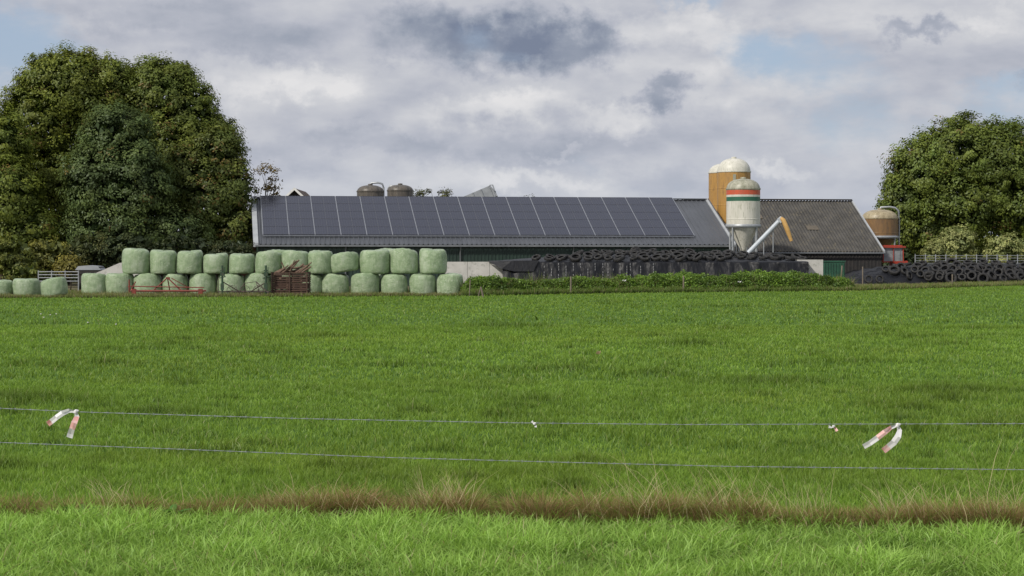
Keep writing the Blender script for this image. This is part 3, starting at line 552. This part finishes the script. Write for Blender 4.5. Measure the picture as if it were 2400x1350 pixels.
for sx in(-1,1):
    mb.tube([(-2.4,sx*.8,1.2),(1.4,sx*.8,b_.z-1.4)],.1,6); mb.tube([(1.6,sx*.8,1.2),(-2.2,sx*.8,a.z-2.0)],.1,6)
mb.box((-.4,0,1.1),(6,1.8,.25)); mb.build('lift_frame',M_gut,rt)
M_tyre=mat('rubber',(.028,.028,.030),(.018,.018,.019),3,.72,c3=(.07,.067,.06),spec=.35)
def wheel(parent,loc,r,w,rimm,axis='y'):
    o=empty('wheel',loc,0); o.parent=parent
    rot=Matrix.Rotation(PI/2,4,'X') if axis=='y' else Matrix.Rotation(PI/2,4,'Y')
    mb=MB(); mb.M=rot; mb.lathe([(r*.58,-w*.4),(r*.8,-w/2),(r*.96,-w*.45),(r,-w*.2),(r,w*.2),(r*.96,w*.45),(r*.8,w/2),(r*.58,w*.4)],28,closed=True); mb.build('tyre',M_tyre,o)
    mb=MB(); mb.M=rot; mb.lathe([(.02,-w*.2),(r*.3,-w*.22),(r*.5,-w*.1),(r*.6,-w*.4),(r*.6,w*.4),(r*.5,w*.1),(r*.3,w*.22),(.02,w*.2)],20); mb.build('rim',rimm,o)
for sx in(-1.6,.2):
    for sy in(-1,1): wheel(rt,(sx,sy*1.05,.55),.55,.4,M_tgrey)
D=176; M_rt=mat('roof_tile_dark',(.06,.05,.048),(.04,.035,.033),3,.8); M_brick=mat('roof_tile_brown',(.10,.06,.05),(.07,.05,.04),5,.85); M_wtrim=mat('white_board',(.78,.78,.76),(.65,.65,.63),3,.5)
X=gx(691,D); zp=gz(440,D); rt=empty('farmhouse',(X,D,0),0,'dark gable tip with white boards peeping over the left end of the barn ridge','house')
hw=4.2; zw=zp-hw*.92; mb=MB(); mb.prism([(-hw+.2,0),(hw-.2,0),(hw-.2,zw),(0,zp-.25),(-hw+.2,zw)],0,9); mb.build('wall',M_rt,rt)
mb=MB(); mb.prism([(-hw,zw-.1),(0,zp-.05),(hw,zw-.1),(hw,zw-.3),(0,zp-.28),(-hw,zw-.3)],-.3,9.3); mb.build('roof',M_brick,rt)
mb=MB(); mb.prism([(-hw-.1,zw-.1),(0,zp+.02),(hw+.1,zw-.1),(hw+.1,zw-.30),(0,zp-.22),(-hw-.1,zw-.30)],-.4,-.31); mb.build('barge_board',M_wtrim,rt)
D=143; X=gx(588,D); rt=empty('shed',(X,D,0),0,'small brown shed with sloping roof at the left end of the barn','shed')
zt=gz(552,D); M_bw=mat('brown_board',(.17,.085,.05),(.11,.06,.04),3,.8,stretch=(6,1,.5)); mb=MB(); mb.prism([(-.75,0),(.35,0),(.35,zt-.12),(-.75,zt-.95)],0,3); mb.build('wall',M_bw,rt)
mb=MB(); mb.prism([(-.95,zt-1.1),(.4,zt-.06),(.4,zt+.03),(-.95,zt-1.0)],-.15,3.2); mb.build('roof',M_gut,rt)
# ---------------------------------------------------------------- silage clamp 1
M_conc=mat('concrete',(.56,.55,.52),(.45,.445,.42),1.2,.85,c3=(.36,.36,.33),bump=.2)
M_plast=mat('black_plastic',(.006,.0065,.009),(.010,.011,.015),3,.48,bump=.7,bscale=4,stretch=(1,1,.4),spec=.3)
M_rope=mat('pale_rope',(.45,.46,.47),(.3,.31,.32),12,.7)
DC=124.
def wallpanel(pa,pb,D,ztop,th,lab,side=None,depth=10):
    xa,xb=gx(pa,D),gx(pb,D); rt=empty('concrete_wall',((xa+xb)/2,D,0),0,lab,'wall','concrete walls of the silage clamp'); w=xb-xa; n=max(1,round(w/1.2))
    for k in range(n):
        mb=MB(); mb.box((-w/2+(k+.5)*w/n,0,ztop/2),(w/n-.02,th,ztop)); mb.build('panel',M_conc,rt)
    if side is not None:
        mb=MB(); mb.box((side*(w/2-.1),depth/2+.12,ztop/2),(.2,depth,ztop-.02)); mb.build('side_wall',M_conc,rt)
    return rt
wallpanel(1043,1200,DC+.3,gz(613.5,DC+.3),.18,'pale concrete wall between the bale stack and the black sheet',side=1)
wallpanel(1868,1929,DC+.6,gz(608.5,DC+.6),.18,'pale concrete wall end at the right of the black sheet',side=-1)
def crest(x): return np.interp(x,[-1.5,0,2,5,8,11,14,17,19],[0.0,.12,.28,.42,.52,.46,.42,.26,.05])
XA,XB=gx(1178,DC),gx(1893,DC)
nx,nv=520,52; xs=np.linspace(XA,XB,nx)
V=np.zeros((nx,nv,3)); frr=np.clip((xs-gx(1650,DC))/3,0,1)
for k in range(nv):
    t=k/(nv-1)
    if t<.4: q=t/.4; yy=DC-.80+.50*q; zz=1.72*q**.97+0*xs; fold=.035*np.sin(xs*5+3*np.sin(xs*.9)+q*1.5)+.10*(fbm(xs*1.3,xs*0+q*2.2,3)-.5)+.13*(fbm(xs*4+q*3,xs*0+q*3.,5)-.5)-.07*frr*np.sin(xs*4.2+q*6)*q
    elif t<.75: q=(t-.4)/.35; yy=DC-.30+4.6*q; zz=1.72+crest(xs)*math.sin(q*PI/2)+.10*(fbm(xs*1.5,xs*0+q*4,8)-.5)*min(1,q*3); fold=0
    else: q=(t-.75)/.25; yy=DC+4.30+6*q; zz=1.72+crest(xs)*math.cos(q*PI/2)-.2*q; fold=0
    V[:,k,0]=xs; V[:,k,1]=yy+fold; V[:,k,2]=zz
idx=np.arange(nx*nv).reshape(nx,nv); q=np.stack([idx[:-1,:-1],idx[1:,:-1],idx[1:,1:],idx[:-1,1:]],-1).reshape(-1,4)
rt=empty('silage_heap',(0,0,0),0,'long silage heap under black plastic between two pale concrete wall ends','silage heap')
me=arrmesh('plastic_sheet',V.reshape(-1,3),q,material=M_plast); me.polygons.foreach_set('use_smooth',[True]*len(me.polygons)); link('plastic_sheet',me,rt)
fy_=lambda z: DC-.80+.50*(max(z,0)/1.72)**(1/.97)
mb=MB(); y_=lambda z: fy_(z)-.11
z1,z2_,z3=gz(612,DC),gz(630,DC),gz(636,DC)
mb.add([(gx(1143,DC),DC+.05,z1),(gx(1200,DC),DC-.42,z1+.03),(gx(1262,DC),y_(z1)+.02,z1+.04),(gx(1250,DC),y_(z3),z3),(gx(1205,DC),y_(z3)-.02,z3),(gx(1176,DC),y_(z2_)-.05,z2_)],[(0,1,5),(1,4,5),(1,2,3,4)]); mb.add([(gx(1143,DC),DC+.06,z1),(gx(1262,DC),DC-.3,z1+.05),(gx(1262,DC),DC+1.6,z1+.12),(gx(1150,DC),DC+1.6,z1+.02)],[(0,1,2,3)]); mb.build('sheet_flap',M_plast,rt)
for pxr in list(range(1275,1400,17))+[1412,1424,1436,1452,1468,1476,1500,1530]:
    mb=MB(); xx=gx(pxr,DC)
    for k in range(9):
        if random.random()<.25: continue
        z0=1.64-k*.17; mb.tube([(xx+.01*math.sin(k),fy_(z0)-.12,z0),(xx,fy_(z0-.12)-.12,z0-.12)],.012,4)
    if mb.v: mb.build('net_line',M_rope,rt)
def tyremesh(r=.31,w=.19):
    mb=MB(); mb.lathe([(r*.56,-w*.36),(r*.66,-w*.46),(r*.82,-w*.5),(r*.94,-w*.44),(r,-w*.28),(r,w*.28),(r*.94,w*.44),(r*.82,w*.5),(r*.66,w*.46),(r*.56,w*.36),(r*.60,w*.2),(r*.86,w*.1),(r*.86,-w*.1),(r*.60,-w*.2)],26,closed=True)
    return mb.mesh('car_tyre',M_tyre)
TM=[tyremesh(.30,.19),tyremesh(.33,.21),tyremesh(.28,.17),tyremesh(.38,.24)]
def tyre(x,y,z,rx,ry,lab,grp,rz=.25,sc=1.):
    o=link('car_tyre',random.choice(TM)); o.location=(x,y,z); o.scale=(sc,sc,sc); o.rotation_euler=(rx,ry,random.gauss(0,rz)); tag(o,lab,'tyre',grp); return o
def hz1(x,y):
    q=(y-(DC-.30))/4.6; return 1.72+float(crest(x))*math.sin(min(max(q,0),1)*PI/2)
for row,(dy,step,a,b_,tl) in enumerate([(.1,27,1255,1700,24),(.9,29,1290,1880,12),(1.8,30,1320,1870,12),(2.7,30,1360,1850,14),(3.7,32,1390,1840,12)]):
    px=a
    while px<b_:
        D=DC+dy+random.uniform(-.15,.25); x_=gx(px+random.uniform(-5,5),D); t_=R(random.gauss(tl,9)); z_=hz1(x_,D)+.10+.30*abs(math.sin(t_))*.75
        tyre(x_,D,z_,t_,R(random.gauss(0,9)),['old tyre in the front row along the top of the long black heap','old tyre in the second row on top of the long black heap','old tyre in the jumbled middle of the long black heap','old tyre in the jumbled middle of the long black heap','old tyre near the crest of the long black heap'][row],['front row tyres on the long silage heap','second row tyres on the long silage heap','jumbled tyres on the long silage heap','jumbled tyres on the long silage heap','crest tyres on the long silage heap'][row],.5)
        px+=step*random.uniform(.8,1.25)
for (px,py,t) in [(1490,591,70),(1470,594,20),(1560,594,30),(1600,595,60),(1700,597,15),(1390,599,40)]:
    D=DC+3.2; tyre(gx(px,D),D,gz(py,D),R(t),R(random.uniform(-15,15)),'old tyre heaped highest on the long black heap','tyres heaped highest on the long silage heap')
# ---------------------------------------------------------------- silage heap 2 with tyres
DD=150.
def z2(x,y):
    fx=np.interp(x,[gx(1968,DD),gx(2010,DD),gx(2070,DD),gx(2130,DD),gx(2230,DD),gx(2900,DD)],[0.02,.6,1.05,1.3,1.45,1.4]); fy=np.interp(y,[DD,DD+.5,DD+1.2,DD+2,DD+3,DD+6,DD+12],[0,.36,.68,.88,1.0,1.05,.9]); return fx*fy
xs=np.linspace(gx(1968,DD),gx(2900,DD),380); ys=np.concatenate([np.linspace(DD,DD+3,34),np.linspace(DD+3.3,DD+12,14)]); XX,YY=np.meshgrid(xs,ys,indexing='ij')
left=np.clip((gx(2160,DD)-XX)/3,0,1); ZZ=z2(XX,YY)+(fbm(XX*1.6,YY*2,6)-.5)*.12+left*.18*(fbm(XX*2+YY*3.2,YY*.8-XX*.5,9)-.5)*2
V=np.stack([XX,YY,np.maximum(ZZ,.01)],-1).reshape(-1,3); idx=np.arange(len(xs)*len(ys)).reshape(len(xs),len(ys)); q=np.stack([idx[:-1,:-1],idx[1:,:-1],idx[1:,1:],idx[:-1,1:]],-1).reshape(-1,4)
me=arrmesh('silage_heap',V,q,material=M_plast); me.polygons.foreach_set('use_smooth',[True]*len(me.polygons)); tag(link('silage_heap',me),'lower black silage heap at the right, its front buried under rows of tyres','silage heap')
rows=[(.22,2175),(.65,2130),(1.15,2095),(1.8,2075),(2.8,2100)]
names=['bottom','second','third','fourth','top']
for ri,(dy,a) in enumerate(rows):
    px=a
    while px<2480:
        D=DD+dy+random.uniform(-.14,.14); x_=gx(px,D); zb=float(z2(x_,D)); t_=R([62,55,46,32,15][ri]+random.gauss(0,13))
        tyre(x_,D-.18,zb+.13+.08*random.random()+(.10 if ri==0 else 0),t_,R(random.gauss(0,14)),'old tyre in the %s row from the ground on the right black heap'%names[ri],'tyres on the right silage heap, %s row'%names[ri],.35,random.uniform(1.05,1.25))
        px+=random.uniform(19,27) if ri<3 else random.uniform(21,44)
for px,py in((2036,650),(2062,655)):
    D=DD-.3; tyre(gx(px,D),D,.35,R(75),R(random.uniform(-20,20)),'loose tyre leaning on the left foot of the right black heap','loose tyres at the left foot of the right heap')
D=135; xa,xb=gx(1926,D),gx(1976,D); M_grn=mat('container_green',(.025,.10,.06),(.02,.07,.045),3,.5); rt=empty('feed_container',((xa+xb)/2,D,0),0,'low dark green metal container right of the concrete wall end','container')
w=xb-xa; zt=gz(614,D); mb=MB(); mb.box((0,0,zt/2),(w,1.5,zt))
for k in range(8): mb.box((-w/2+(k+.5)*w/8,-.78,zt/2),(.05,.05,zt-.1))
mb.build('body',M_grn,rt); mb=MB(); mb.box((0,0,zt+.045),(w+.1,1.6,.08)); mb.build('rim',M_grn,rt)
# ---------------------------------------------------------------- tractor
D=165; X=gx(2098,D); M_tred=mat('tractor_red',(.42,.05,.03),(.30,.05,.03),3,.5); m,g,b=newmat('cab_glass'); tcx=g.new('ShaderNodeTexCoord'); g.l.new(g.ramp(g.noise(tcx.outputs['Object'],2,3),[(.3,(.14,.16,.17)),(.7,(.30,.32,.33))]),b.inputs['Base Color']); b.inputs['Roughness'].default_value=.1; M_glass=m
rt=empty('tractor',(X,D,0),R(8),'red tractor with boxy cab parked behind the right silage heap','tractor')
mb=MB(); mb.box((0,1.2,2.86),(2.05,1.8,.14)); mb.box((0,1.2,2.97),(1.6,1.4,.08)); mb.build('cab_roof',M_tred,rt)
mb=MB()
for sx in(-1,1):
    for yy in(.45,1.95): mb.tube([(sx*.88,yy,1.5),(sx*.84,yy,2.78)],.045,6)
mb.box((0,.43,1.62),(1.7,.06,.10)); mb.box((0,.42,2.2),(.05,.05,1.2)); mb.build('cab_frame',M_tred,rt)
mb=MB(); mb.box((0,1.2,2.2),(1.6,1.44,1.15)); mb.build('cab_glass',M_glass,rt)
mb=MB(); mb.box((0,-1.0,1.2),(.75,2.6,.75)); mb.box((0,-1.0,1.63),(.62,2.5,.10)); mb.build('hood',M_tred,rt); mb=MB(); mb.box((0,-2.33,1.2),(.6,.06,.55)); mb.build('grille',M_gut,rt)
for sx in(-1,1):
    mb=MB(); mb.lathe([(.02,0),(.09,0),(.1,.03),(.02,.05)],12); o=mb.build('headlight',M_wtrim,rt); o.location=(sx*.2,-2.37,1.4); o.rotation_euler=(R(90),0,0)
    mb=MB(); mb.box((sx*.98,1.3,1.68),(.5,1.5,.08)); mb.build('fender',M_tred,rt)
    wheel(rt,(sx*1.0,1.3,.82),.82,.45,M_wtrim,'x'); wheel(rt,(sx*.85,-1.6,.5),.5,.3,M_wtrim,'x')
mb=MB(); mb.tube([(.25,-.6,1.6),(.25,-.6,2.6)],.04,8); mb.build('exhaust',M_gut,rt)
# ---------------------------------------------------------------- bales
m,g,b=newmat('bale_wrap'); tc=g.new('ShaderNodeTexCoord'); oi=g.new('ShaderNodeObjectInfo'); v=g.vm('ADD',tc.outputs['Object'],g.comb(g.m('MULTIPLY',oi.outputs['Random'],50),0,g.m('MULTIPLY',oi.outputs['Random'],20)))
f=g.noise(g.vm('MULTIPLY',v,(1,1,2.2)),2.2,6,.6); c=g.ramp(f,[(.3,(.215,.30,.165)),(.5,(.285,.38,.22)),(.72,(.40,.48,.33))])
f2=g.noise(g.vm('MULTIPLY',v,(7,7,.7)),1.6,4,.6,.8); c=g.mix(g.m('MULTIPLY',g.sstep(f2,.52,.72),.6),c,(.15,.23,.115)); f4=g.noise(v,.9,3,.5); c=g.mix(g.m('MULTIPLY',g.sstep(f4,.55,.7),.35),c,(.50,.56,.44))
f5=g.noise(g.vm('MULTIPLY',v,(3,3,9)),1.1,4,.7,2.); c=g.mix(g.m('MULTIPLY',g.sstep(f5,.58,.70),.55),c,(.60,.65,.55))  # pale streaks: sheen of the film painted into the wrap colour
g.l.new(c,b.inputs['Base Color']); b.inputs['Roughness'].default_value=.27; b.inputs['Specular IOR Level'].default_value=.5
bn=g.new('ShaderNodeBump'); bn.inputs['Strength'].default_value=.85; bn.inputs['Distance'].default_value=.07; f3=g.noise(g.vm('MULTIPLY',v,(2.5,2.5,6)),2.2,6,.65,1.5); g.l.new(f3,bn.inputs['Height']); g.l.new(bn.outputs[0],b.inputs['Normal']); M_bale=m
def balemesh(seed):
    rs=random.Random(seed); n=48
    ctrl=[(0.02,0.0),(.5,.0),(.80,.0),(.90,.015),(.97,.06),(1.0,.14),(1.015,.28),(1.02,.45),(1.01,.62),(.99,.76),(.965,.86),(.92,.93),(.84,.972),(.72,.992),(.5,1.0),(.25,1.004),(0.02,1.0)]
    ph_=[rs.uniform(0,6) for _ in range(6)]; vs=[];fs=[]; sx=rs.uniform(-.08,.08); sy=rs.uniform(-.04,.04)
    for i,(r,z) in enumerate(ctrl):
        for k in range(n):
            t=2*PI*k/n; d=1+.026*math.sin(2*t+ph_[0])+.022*math.sin(3*t+ph_[1]+z*2)+.014*math.sin(7*t+ph_[2]+z*5)+.008*math.sin(13*t+ph_[3]-z*7)
            zz=z+(.035*math.sin(t+ph_[4])+.03*math.cos(2*t+ph_[5]))*z*(.3+r*.7)
            if r<.85 and z>.9: zz+=.015*math.sin(9*t+r*6)*r
            vs.append((r*d*math.cos(t)+sx*z,r*d*math.sin(t)+sy*z,zz))
    for i in range(len(ctrl)-1):
        for k in range(n): fs.append((i*n+k,i*n+(k+1)%n,(i+1)*n+(k+1)%n,(i+1)*n+k))
    mb=MB(); mb.add(vs,fs,True); return mb.mesh('silage_bale',M_bale)
BM=[balemesh(k) for k in range(12)]
OR=['first','second','third','fourth','fifth','sixth','seventh','eighth','ninth','tenth','eleventh','twelfth','thirteenth','fourteenth']
def bale(px,w,z0,h,D,lab,tilt=0,grp='wrapped silage bales'):
    o=link('silage_bale',random.choice(BM)); r=w/F*D/2; o.location=(gx(px,D),D+r,z0); o.scale=(r,r,h); o.rotation_euler=(R(random.uniform(-1.5,1.5)),R(tilt+random.uniform(-1.5,1.5)),random.uniform(0,6.28)) if not tilt else (0,R(tilt),0)
    tag(o,lab,'bale',grp); return o
bot=[(216,60,0),(273,66,.0),(342,66,.15),(406,62,.2),(470,62,.2),(537,66,.1),(602,62,.25),(668,64,.2),(728,60,.3),(783,66,.2),(855,71,.0),(923,64,.0),(989,63,.0),(1053,63,.0)]
for i,(px,w,dd) in enumerate(bot): bale(px,w,0,1.13+random.uniform(-.02,.02),103.6+dd,'pale green wrapped bale, %s from the left in the lower row of the stack'%OR[i])
up=[(313,65,583,0),(377,64,587,0),(440,62,588,0),(502,61,595,0),(563,61,595,0),(625,61,590,0),(688,65,588,0),(749,60,588,0),(806,70,592,-8),(876,73,586,0),(947,65,584,0),(1013,66,584,0)]
for i,(px,w,yt,tl) in enumerate(up):
    D=103.8; z0=1.14; h=gz(yt,D)-z0; b_=bale(px,w,z0+(.10 if tl else 0),h-(.12 if tl else 0),D,'pale green wrapped bale, %s from the left in the upper row of the stack'%OR[i] if not tl else 'tilted slumped green bale in the upper row, fourth from its right end',tl)
for i,(px,w,D,z0,tl,lab) in enumerate([(642,64,105.6,1.13,0,'pale green bale in the back upper row behind the green upright posts'),(912,66,105.5,1.2,0,'pale green bale in the back upper row, its top edge showing right of centre'),(-8,60,99.4,0,0,'pale green bale cut by the left edge of the picture'),(56,63,99.2,0,0,'pale green bale upright between the edge one and the slumped one'),(122,60,98.3,0.05,-10,'slumped leaning pale green bale left of the main stack')]):
    bale(px,w,z0,(1.25 if z0>1 else (.85 if i==2 else .92)),D,lab,tl)
for (px,w) in((642,64),(912,66)):
    bale(px,w,0,1.13,105.6 if px==642 else 105.5,'pale green bale hidden low in the back row, %s'%('left one' if px==642 else 'right one'))
# ---------------------------------------------------------------- crate with firewood
M_slat=mat('old_wood',(.095,.052,.038),(.055,.034,.027),4,.9,stretch=(.6,2,6),bump=.3); M_log=mat('log_bark',(.19,.12,.085),(.11,.072,.052),5,.9,stretch=(1,1,1)); M_cut=mat('log_end',(.33,.22,.15),(.25,.17,.11),6,.9)
D=101.6; X=gx(679,D); rt=empty('wooden_crate',(X,D+.6,0),0,'dark slatted wooden crate holding firewood in front of the bale stack','crate'); cw=1.86; cdp=1.2
for zi in range(11):
    z_=.08+zi*.112
    for yy in(-cdp/2,cdp/2):
        mb=MB(); mb.box((random.uniform(-.04,.04),yy,z_),(cw+random.uniform(-.05,.04),.025,random.uniform(.06,.085)),(0,R(random.uniform(-1.2,1.2)),0)); mb.build('slat',M_slat,rt)
    for xx in(-cw/2-.015,cw/2+.015):
        mb=MB(); mb.box((xx,0,z_),(.025,cdp-.03,.075)); mb.build('slat',M_slat,rt)
for xx in(-cw/2+.05,0,cw/2-.05):
    for yy in(-cdp/2-.045,cdp/2+.045):
        mb=MB(); mb.box((xx,yy,.62),(.07,.06,1.26)); mb.build('post',M_slat,rt)
mb=MB(); mb.box((0,0,.05),(cw-.1,cdp-.1,.04)); mb.build('base',M_slat,rt)
def log(a,b_,r,lab,grp):
    mb=MB(); a=Vector(a);b_=Vector(b_); c_=(a+b_)/2; d=(b_-a); mid=c_+Vector((random.uniform(-.02,.02),0,random.uniform(-.02,.02))); mb.tube([a-c_,mid-c_,b_-c_],[r*1.05,r,r*.9],9,caps=False); mb.cur=1
    for e,rr,s_ in((a-c_,r*1.05,-1),(b_-c_,r*.9,1)): mb.tube([e,e+d.normalized()*.003*s_],[rr*.99,rr*.99],9)
    o=mb.build('firewood_log',[M_log,M_cut]); o.location=c_; tag(o,lab,'log',grp)
for k in range(26):
    zz=.25+.17*(k//5); xx=-.68+.34*(k%5); y_=D+.6; log((X+xx-.15,y_-.35+random.uniform(-.1,.1),zz),(X+xx+.15,y_+.35,zz+random.uniform(-.02,.04)),.075,'short firewood log inside the slatted crate','firewood inside the crate')
for (xa,ya,xb,yb,r) in [(652,640,676,622,.04),(660,641,690,616,.05),(668,640,696,611,.045),(676,641,700,609,.04),(684,640,712,619,.05),(690,641,724,621,.05),(698,641,730,615,.035),(644,640,668,628,.055),(706,640,728,625,.05),(672,638,660,614,.035),(655,636,697,627,.05),(670,632,718,623,.045),(650,638,706,633,.05),(680,636,690,610,.03)]:
    dy=random.uniform(.1,1.0); a=at(xa,ya,D+dy); b_=at(xb,yb,D+dy); b_.y+=random.uniform(-.2,.2); log(a,b_,r,'long split log sticking out of the top of the slatted crate','firewood sticking out of the crate')
# ---------------------------------------------------------------- implements
M_rr=mat('rusty_red',(.24,.035,.024),(.15,.035,.025),4,.65,c3=(.12,.055,.035)); M_rod=mat('dark_iron',(.05,.045,.04),(.09,.06,.045),6,.7)
D=100.8; X0=gx(391,D); rt=empty('harrow',(X0,D,0),0,'rusty red harrow frame with triangular headstock in front of the lower bales','farm implement'); o_=Vector((X0,D,0)); K=lambda px,py,dy=0: tuple(at(px,py,D)-o_+Vector((0,dy,0)))
mb=MB(); mb.tube([K(306,682),K(478,682)],.05,6,smooth=False); mb.tube([K(306,682,.7),K(478,682,.7)],.05,6,smooth=False)
for p in(308,340,372,408,442,476): mb.tube([K(p,682),K(p,682,.7)],.035,6)
mb.tube([K(303,655),K(303,690)],.035,6); mb.tube([K(318,660),K(306,682)],.03,6); mb.build('frame',M_rr,rt)
mb=MB(); mb.tube([K(391,651,.2),K(358,682)],.035,6); mb.tube([K(391,651,.2),K(426,682)],.035,6); mb.tube([K(391,651,.2),K(393,682,.6)],.03,6); mb.tube([K(400,652,.2),K(436,672,.3),K(436,684,.3)],.024,6); mb.box(K(392,652,.2),(.2,.1,.1)); mb.build('headstock',M_rr,rt)
mb=MB()
for k in range(15):
    p=312+k*11.5
    for dy in(0,.7): mb.tube([K(p,682,dy),K(p+2,688,dy-.05),K(p,693,dy-.1)],.012,5)
mb.build('tine',M_rod,rt); MB().tube([K(300,672),K(306,671),K(478,674)],.03,6).build('crossbar',M_rr,rt)
for p_ in((470,684),(314,684)): mb=MB(); mb.box(K(*p_),(.22,.12,.3)); mb.build('end_plate',M_rr,rt)
M_dg=mat('dark_green_paint',(.03,.075,.04),(.025,.05,.03),4,.6,c3=(.07,.05,.035)); D=101.2; X0=gx(570,D); o_=Vector((X0,D,0)); rt=empty('hay_rake',(X0,D,0),0,'folded hay machine with two dark green uprights left of the crate','farm implement')
for p in(521,623):
    mb=MB(); mb.tube([K(p,622),K(p,691)],.055,6); mb.tube([K(p-5,634),K(p+6,634)],.03,6); mb.box(K(p,642),(.2,.1,.2)); mb.tube([K(p-7,652),K(p+8,648)],.03,6); mb.box(K(p,672),(.16,.1,.34)); mb.tube([K(p+5,626),K(p+5,648)],.02,5); mb.build('upright',M_dg,rt)
mb=MB(); mb.tube([K(508,684,.3),K(636,684,.3)],.04,6); mb.tube([K(521,660),K(560,684,.3)],.03,6); mb.tube([K(623,662),K(585,684,.3)],.03,6); mb.tube([K(560,690),K(572,664),K(600,660),K(610,690)],.022,6); mb.build('frame',M_rod,rt)
for p in(545,575,606):
    mb=MB(); c_=Vector(K(p,681,-.15)); pts=[c_+Vector((.26*math.cos(t),0,.26*math.sin(t))) for t in [k*2*PI/16 for k in range(17)]]; mb.tube(pts,.012,5)
    for k in range(8): t=k*PI/4; mb.tube([c_,c_+Vector((.30*math.cos(t),0,.30*math.sin(t)))],.009,4)
    mb.build('rake_wheel',M_rod,rt)
mb=MB(); mb.tube([K(600,660,0),K(632,688,-.3)],.025,6); mb.tube([K(512,650),K(512,690)],.018,5); mb.build('drawbar',M_rod,rt)
# ---------------------------------------------------------------- posts, gate, trailer, fence
M_post=mat('grey_wood',(.20,.165,.125),(.12,.10,.08),5,.9,stretch=(3,3,.6))
for px,yt,D,ln,lab in [(1338,648,108,0,'short wooden post in the weeds below the left part of the black sheet'),(1602,646,113,0,'short wooden post in the weeds below the middle of the black heap'),(2022,625,140,0,'wooden post at the left foot of the right silage heap'),(2232,643,132,0,'wooden post in front of the tyre covered heap'),(1970,622,130,4,'wooden post beside the green container'),(1133,672,99.0,-14,'leaning wooden post at the right foot of the bale stack'),(1121,678,99.4,12,'thin stake leaning against the post right of the bale stack'),(1100,655,102,3,'thin post beside the last lower bale')]:
    a=at(px,yt,D); r=.05 if 'thin' not in lab else .03; mb=MB(); mb.tube([(0,0,-.05),(math.sin(R(ln))*a.z*.5,0,a.z*.5),(math.sin(R(ln))*a.z,0,a.z-.02),(math.sin(R(ln))*a.z,0,a.z)],[r,r*.95,r*.9,r*.7],8); o=mb.build('fence_post',M_post); o.location=(a.x,D,0); tag(o,lab,'post','fence posts along the field edge')
D=116; X0=gx(137,D); o_=Vector((X0,D,0)); rt=empty('metal_gate',(X0,D,0),0,'low grey tubular gate behind the bales at the left','gate')
for py in(637,644,651,659): MB().tube([K(90,py),K(184,py)],.028,6).build('rail',M_galv,rt)
for p in(90,121,153,184): MB().tube([K(p,634),K(p,684)],.035,6).build('upright',M_galv,rt)
D=120; X0=gx(206,D); o_=Vector((X0,D,0)); rt=empty('trailer',(X0,D,0),0,'small dark trailer with pale grey cover left of the tall bales','trailer')
mb=MB(); mb.box(tuple(Vector(K(206,634,.8))),(1.35,1.5,.45)); mb.build('body',M_dwall,rt); mb=MB(); zt=gz(622,D); mb.prism([(-.78,zt-.28),(-.6,zt-.05),(0,zt),(.6,zt-.05),(.78,zt-.28)],.0,1.6); mb.build('cover',M_tgrey,rt)
mb=MB(); mb.box((0,.8,.7),(1.2,1.4,.5)); mb.build('chassis',M_dwall,rt)
for sx in(-1,1): wheel(rt,(sx*.62,.8,.4),.4,.2,M_gut,'x')
D=112; X0=gx(262,D); rt=empty('concrete_wall',(X0,D,0),0,'pale sloping concrete wall beside the leftmost tall bale','wall'); mb=MB(); z1,z2_=gz(616,D),gz(640,D); mb.prism([(-1.0,0),(1.5,0),(1.5,z1+.1),(.45,z1),(-.9,z2_),(-1.0,z2_)],0,.18); mb.build('panel',M_conc,rt); mb=MB(); mb.box((.3,.7,.35),(2.2,1.0,.7)); mb.build('footing',M_conc,rt)
D=163; X0=gx(2300,D); o_=Vector((X0,D,0)); rt=empty('wire_fence',(X0,D,0),0,'grey wire fence with thin posts under the large right tree','fence')
for p in range(2145,2521,24): MB().tube([K(p,596),(K(p,596)[0],0,0)],.04,6).build('post',M_galv,rt)
for py in(599,605,611,617,623): MB().tube([K(2145,py),K(2516,py)],.018,5).build('wire',M_galv,rt)
M_lit=mat('white_litter',(.65,.65,.65),(.5,.5,.5),10,.5)
for px,py,D,lab in[(1463,657,110.6,'white plastic scrap caught in the weeds below the black sheet'),(1733,660,114.5,'white plastic scrap in the weeds, farther right one')]:
    p=at(px,py,D); mb=MB(); mb.M=Matrix.Scale(.6,4); mb.add([(-.2,0,-.05),(-.05,-.05,.08),(.1,0,.02),(.2,.03,.10),(.12,-.05,-.06),(0,.03,-.08),(-.1,-.04,-.02)],[(0,1,6),(1,2,5,6),(2,3,4),(2,4,5)]); o=mb.build('plastic_scrap',M_lit); o.location=p; tag(o,lab,'litter','plastic scraps in the weeds')
D=CAMH*F/(838-HZ); p=at(1402,834,D); mb=MB(); mb.M=Matrix.Scale(.75,4); mb.add([(-.07,0,-.02),(-.02,-.04,.05),(.03,0,.03),(.07,.02,.05),(.05,-.03,-.03),(0,0,-.05)],[(0,1,5),(1,2,4,5),(2,3,4)]); o=mb.build('dry_leaf',mat('dry_leaf_brown',(.36,.27,.15),(.25,.18,.10),20,.8)); o.location=(p.x,D,.1); tag(o,'single brown dry leaf lying on the green field right of centre','leaf')
print('verts',sum(len(m.vertices) for m in bpy.data.meshes))
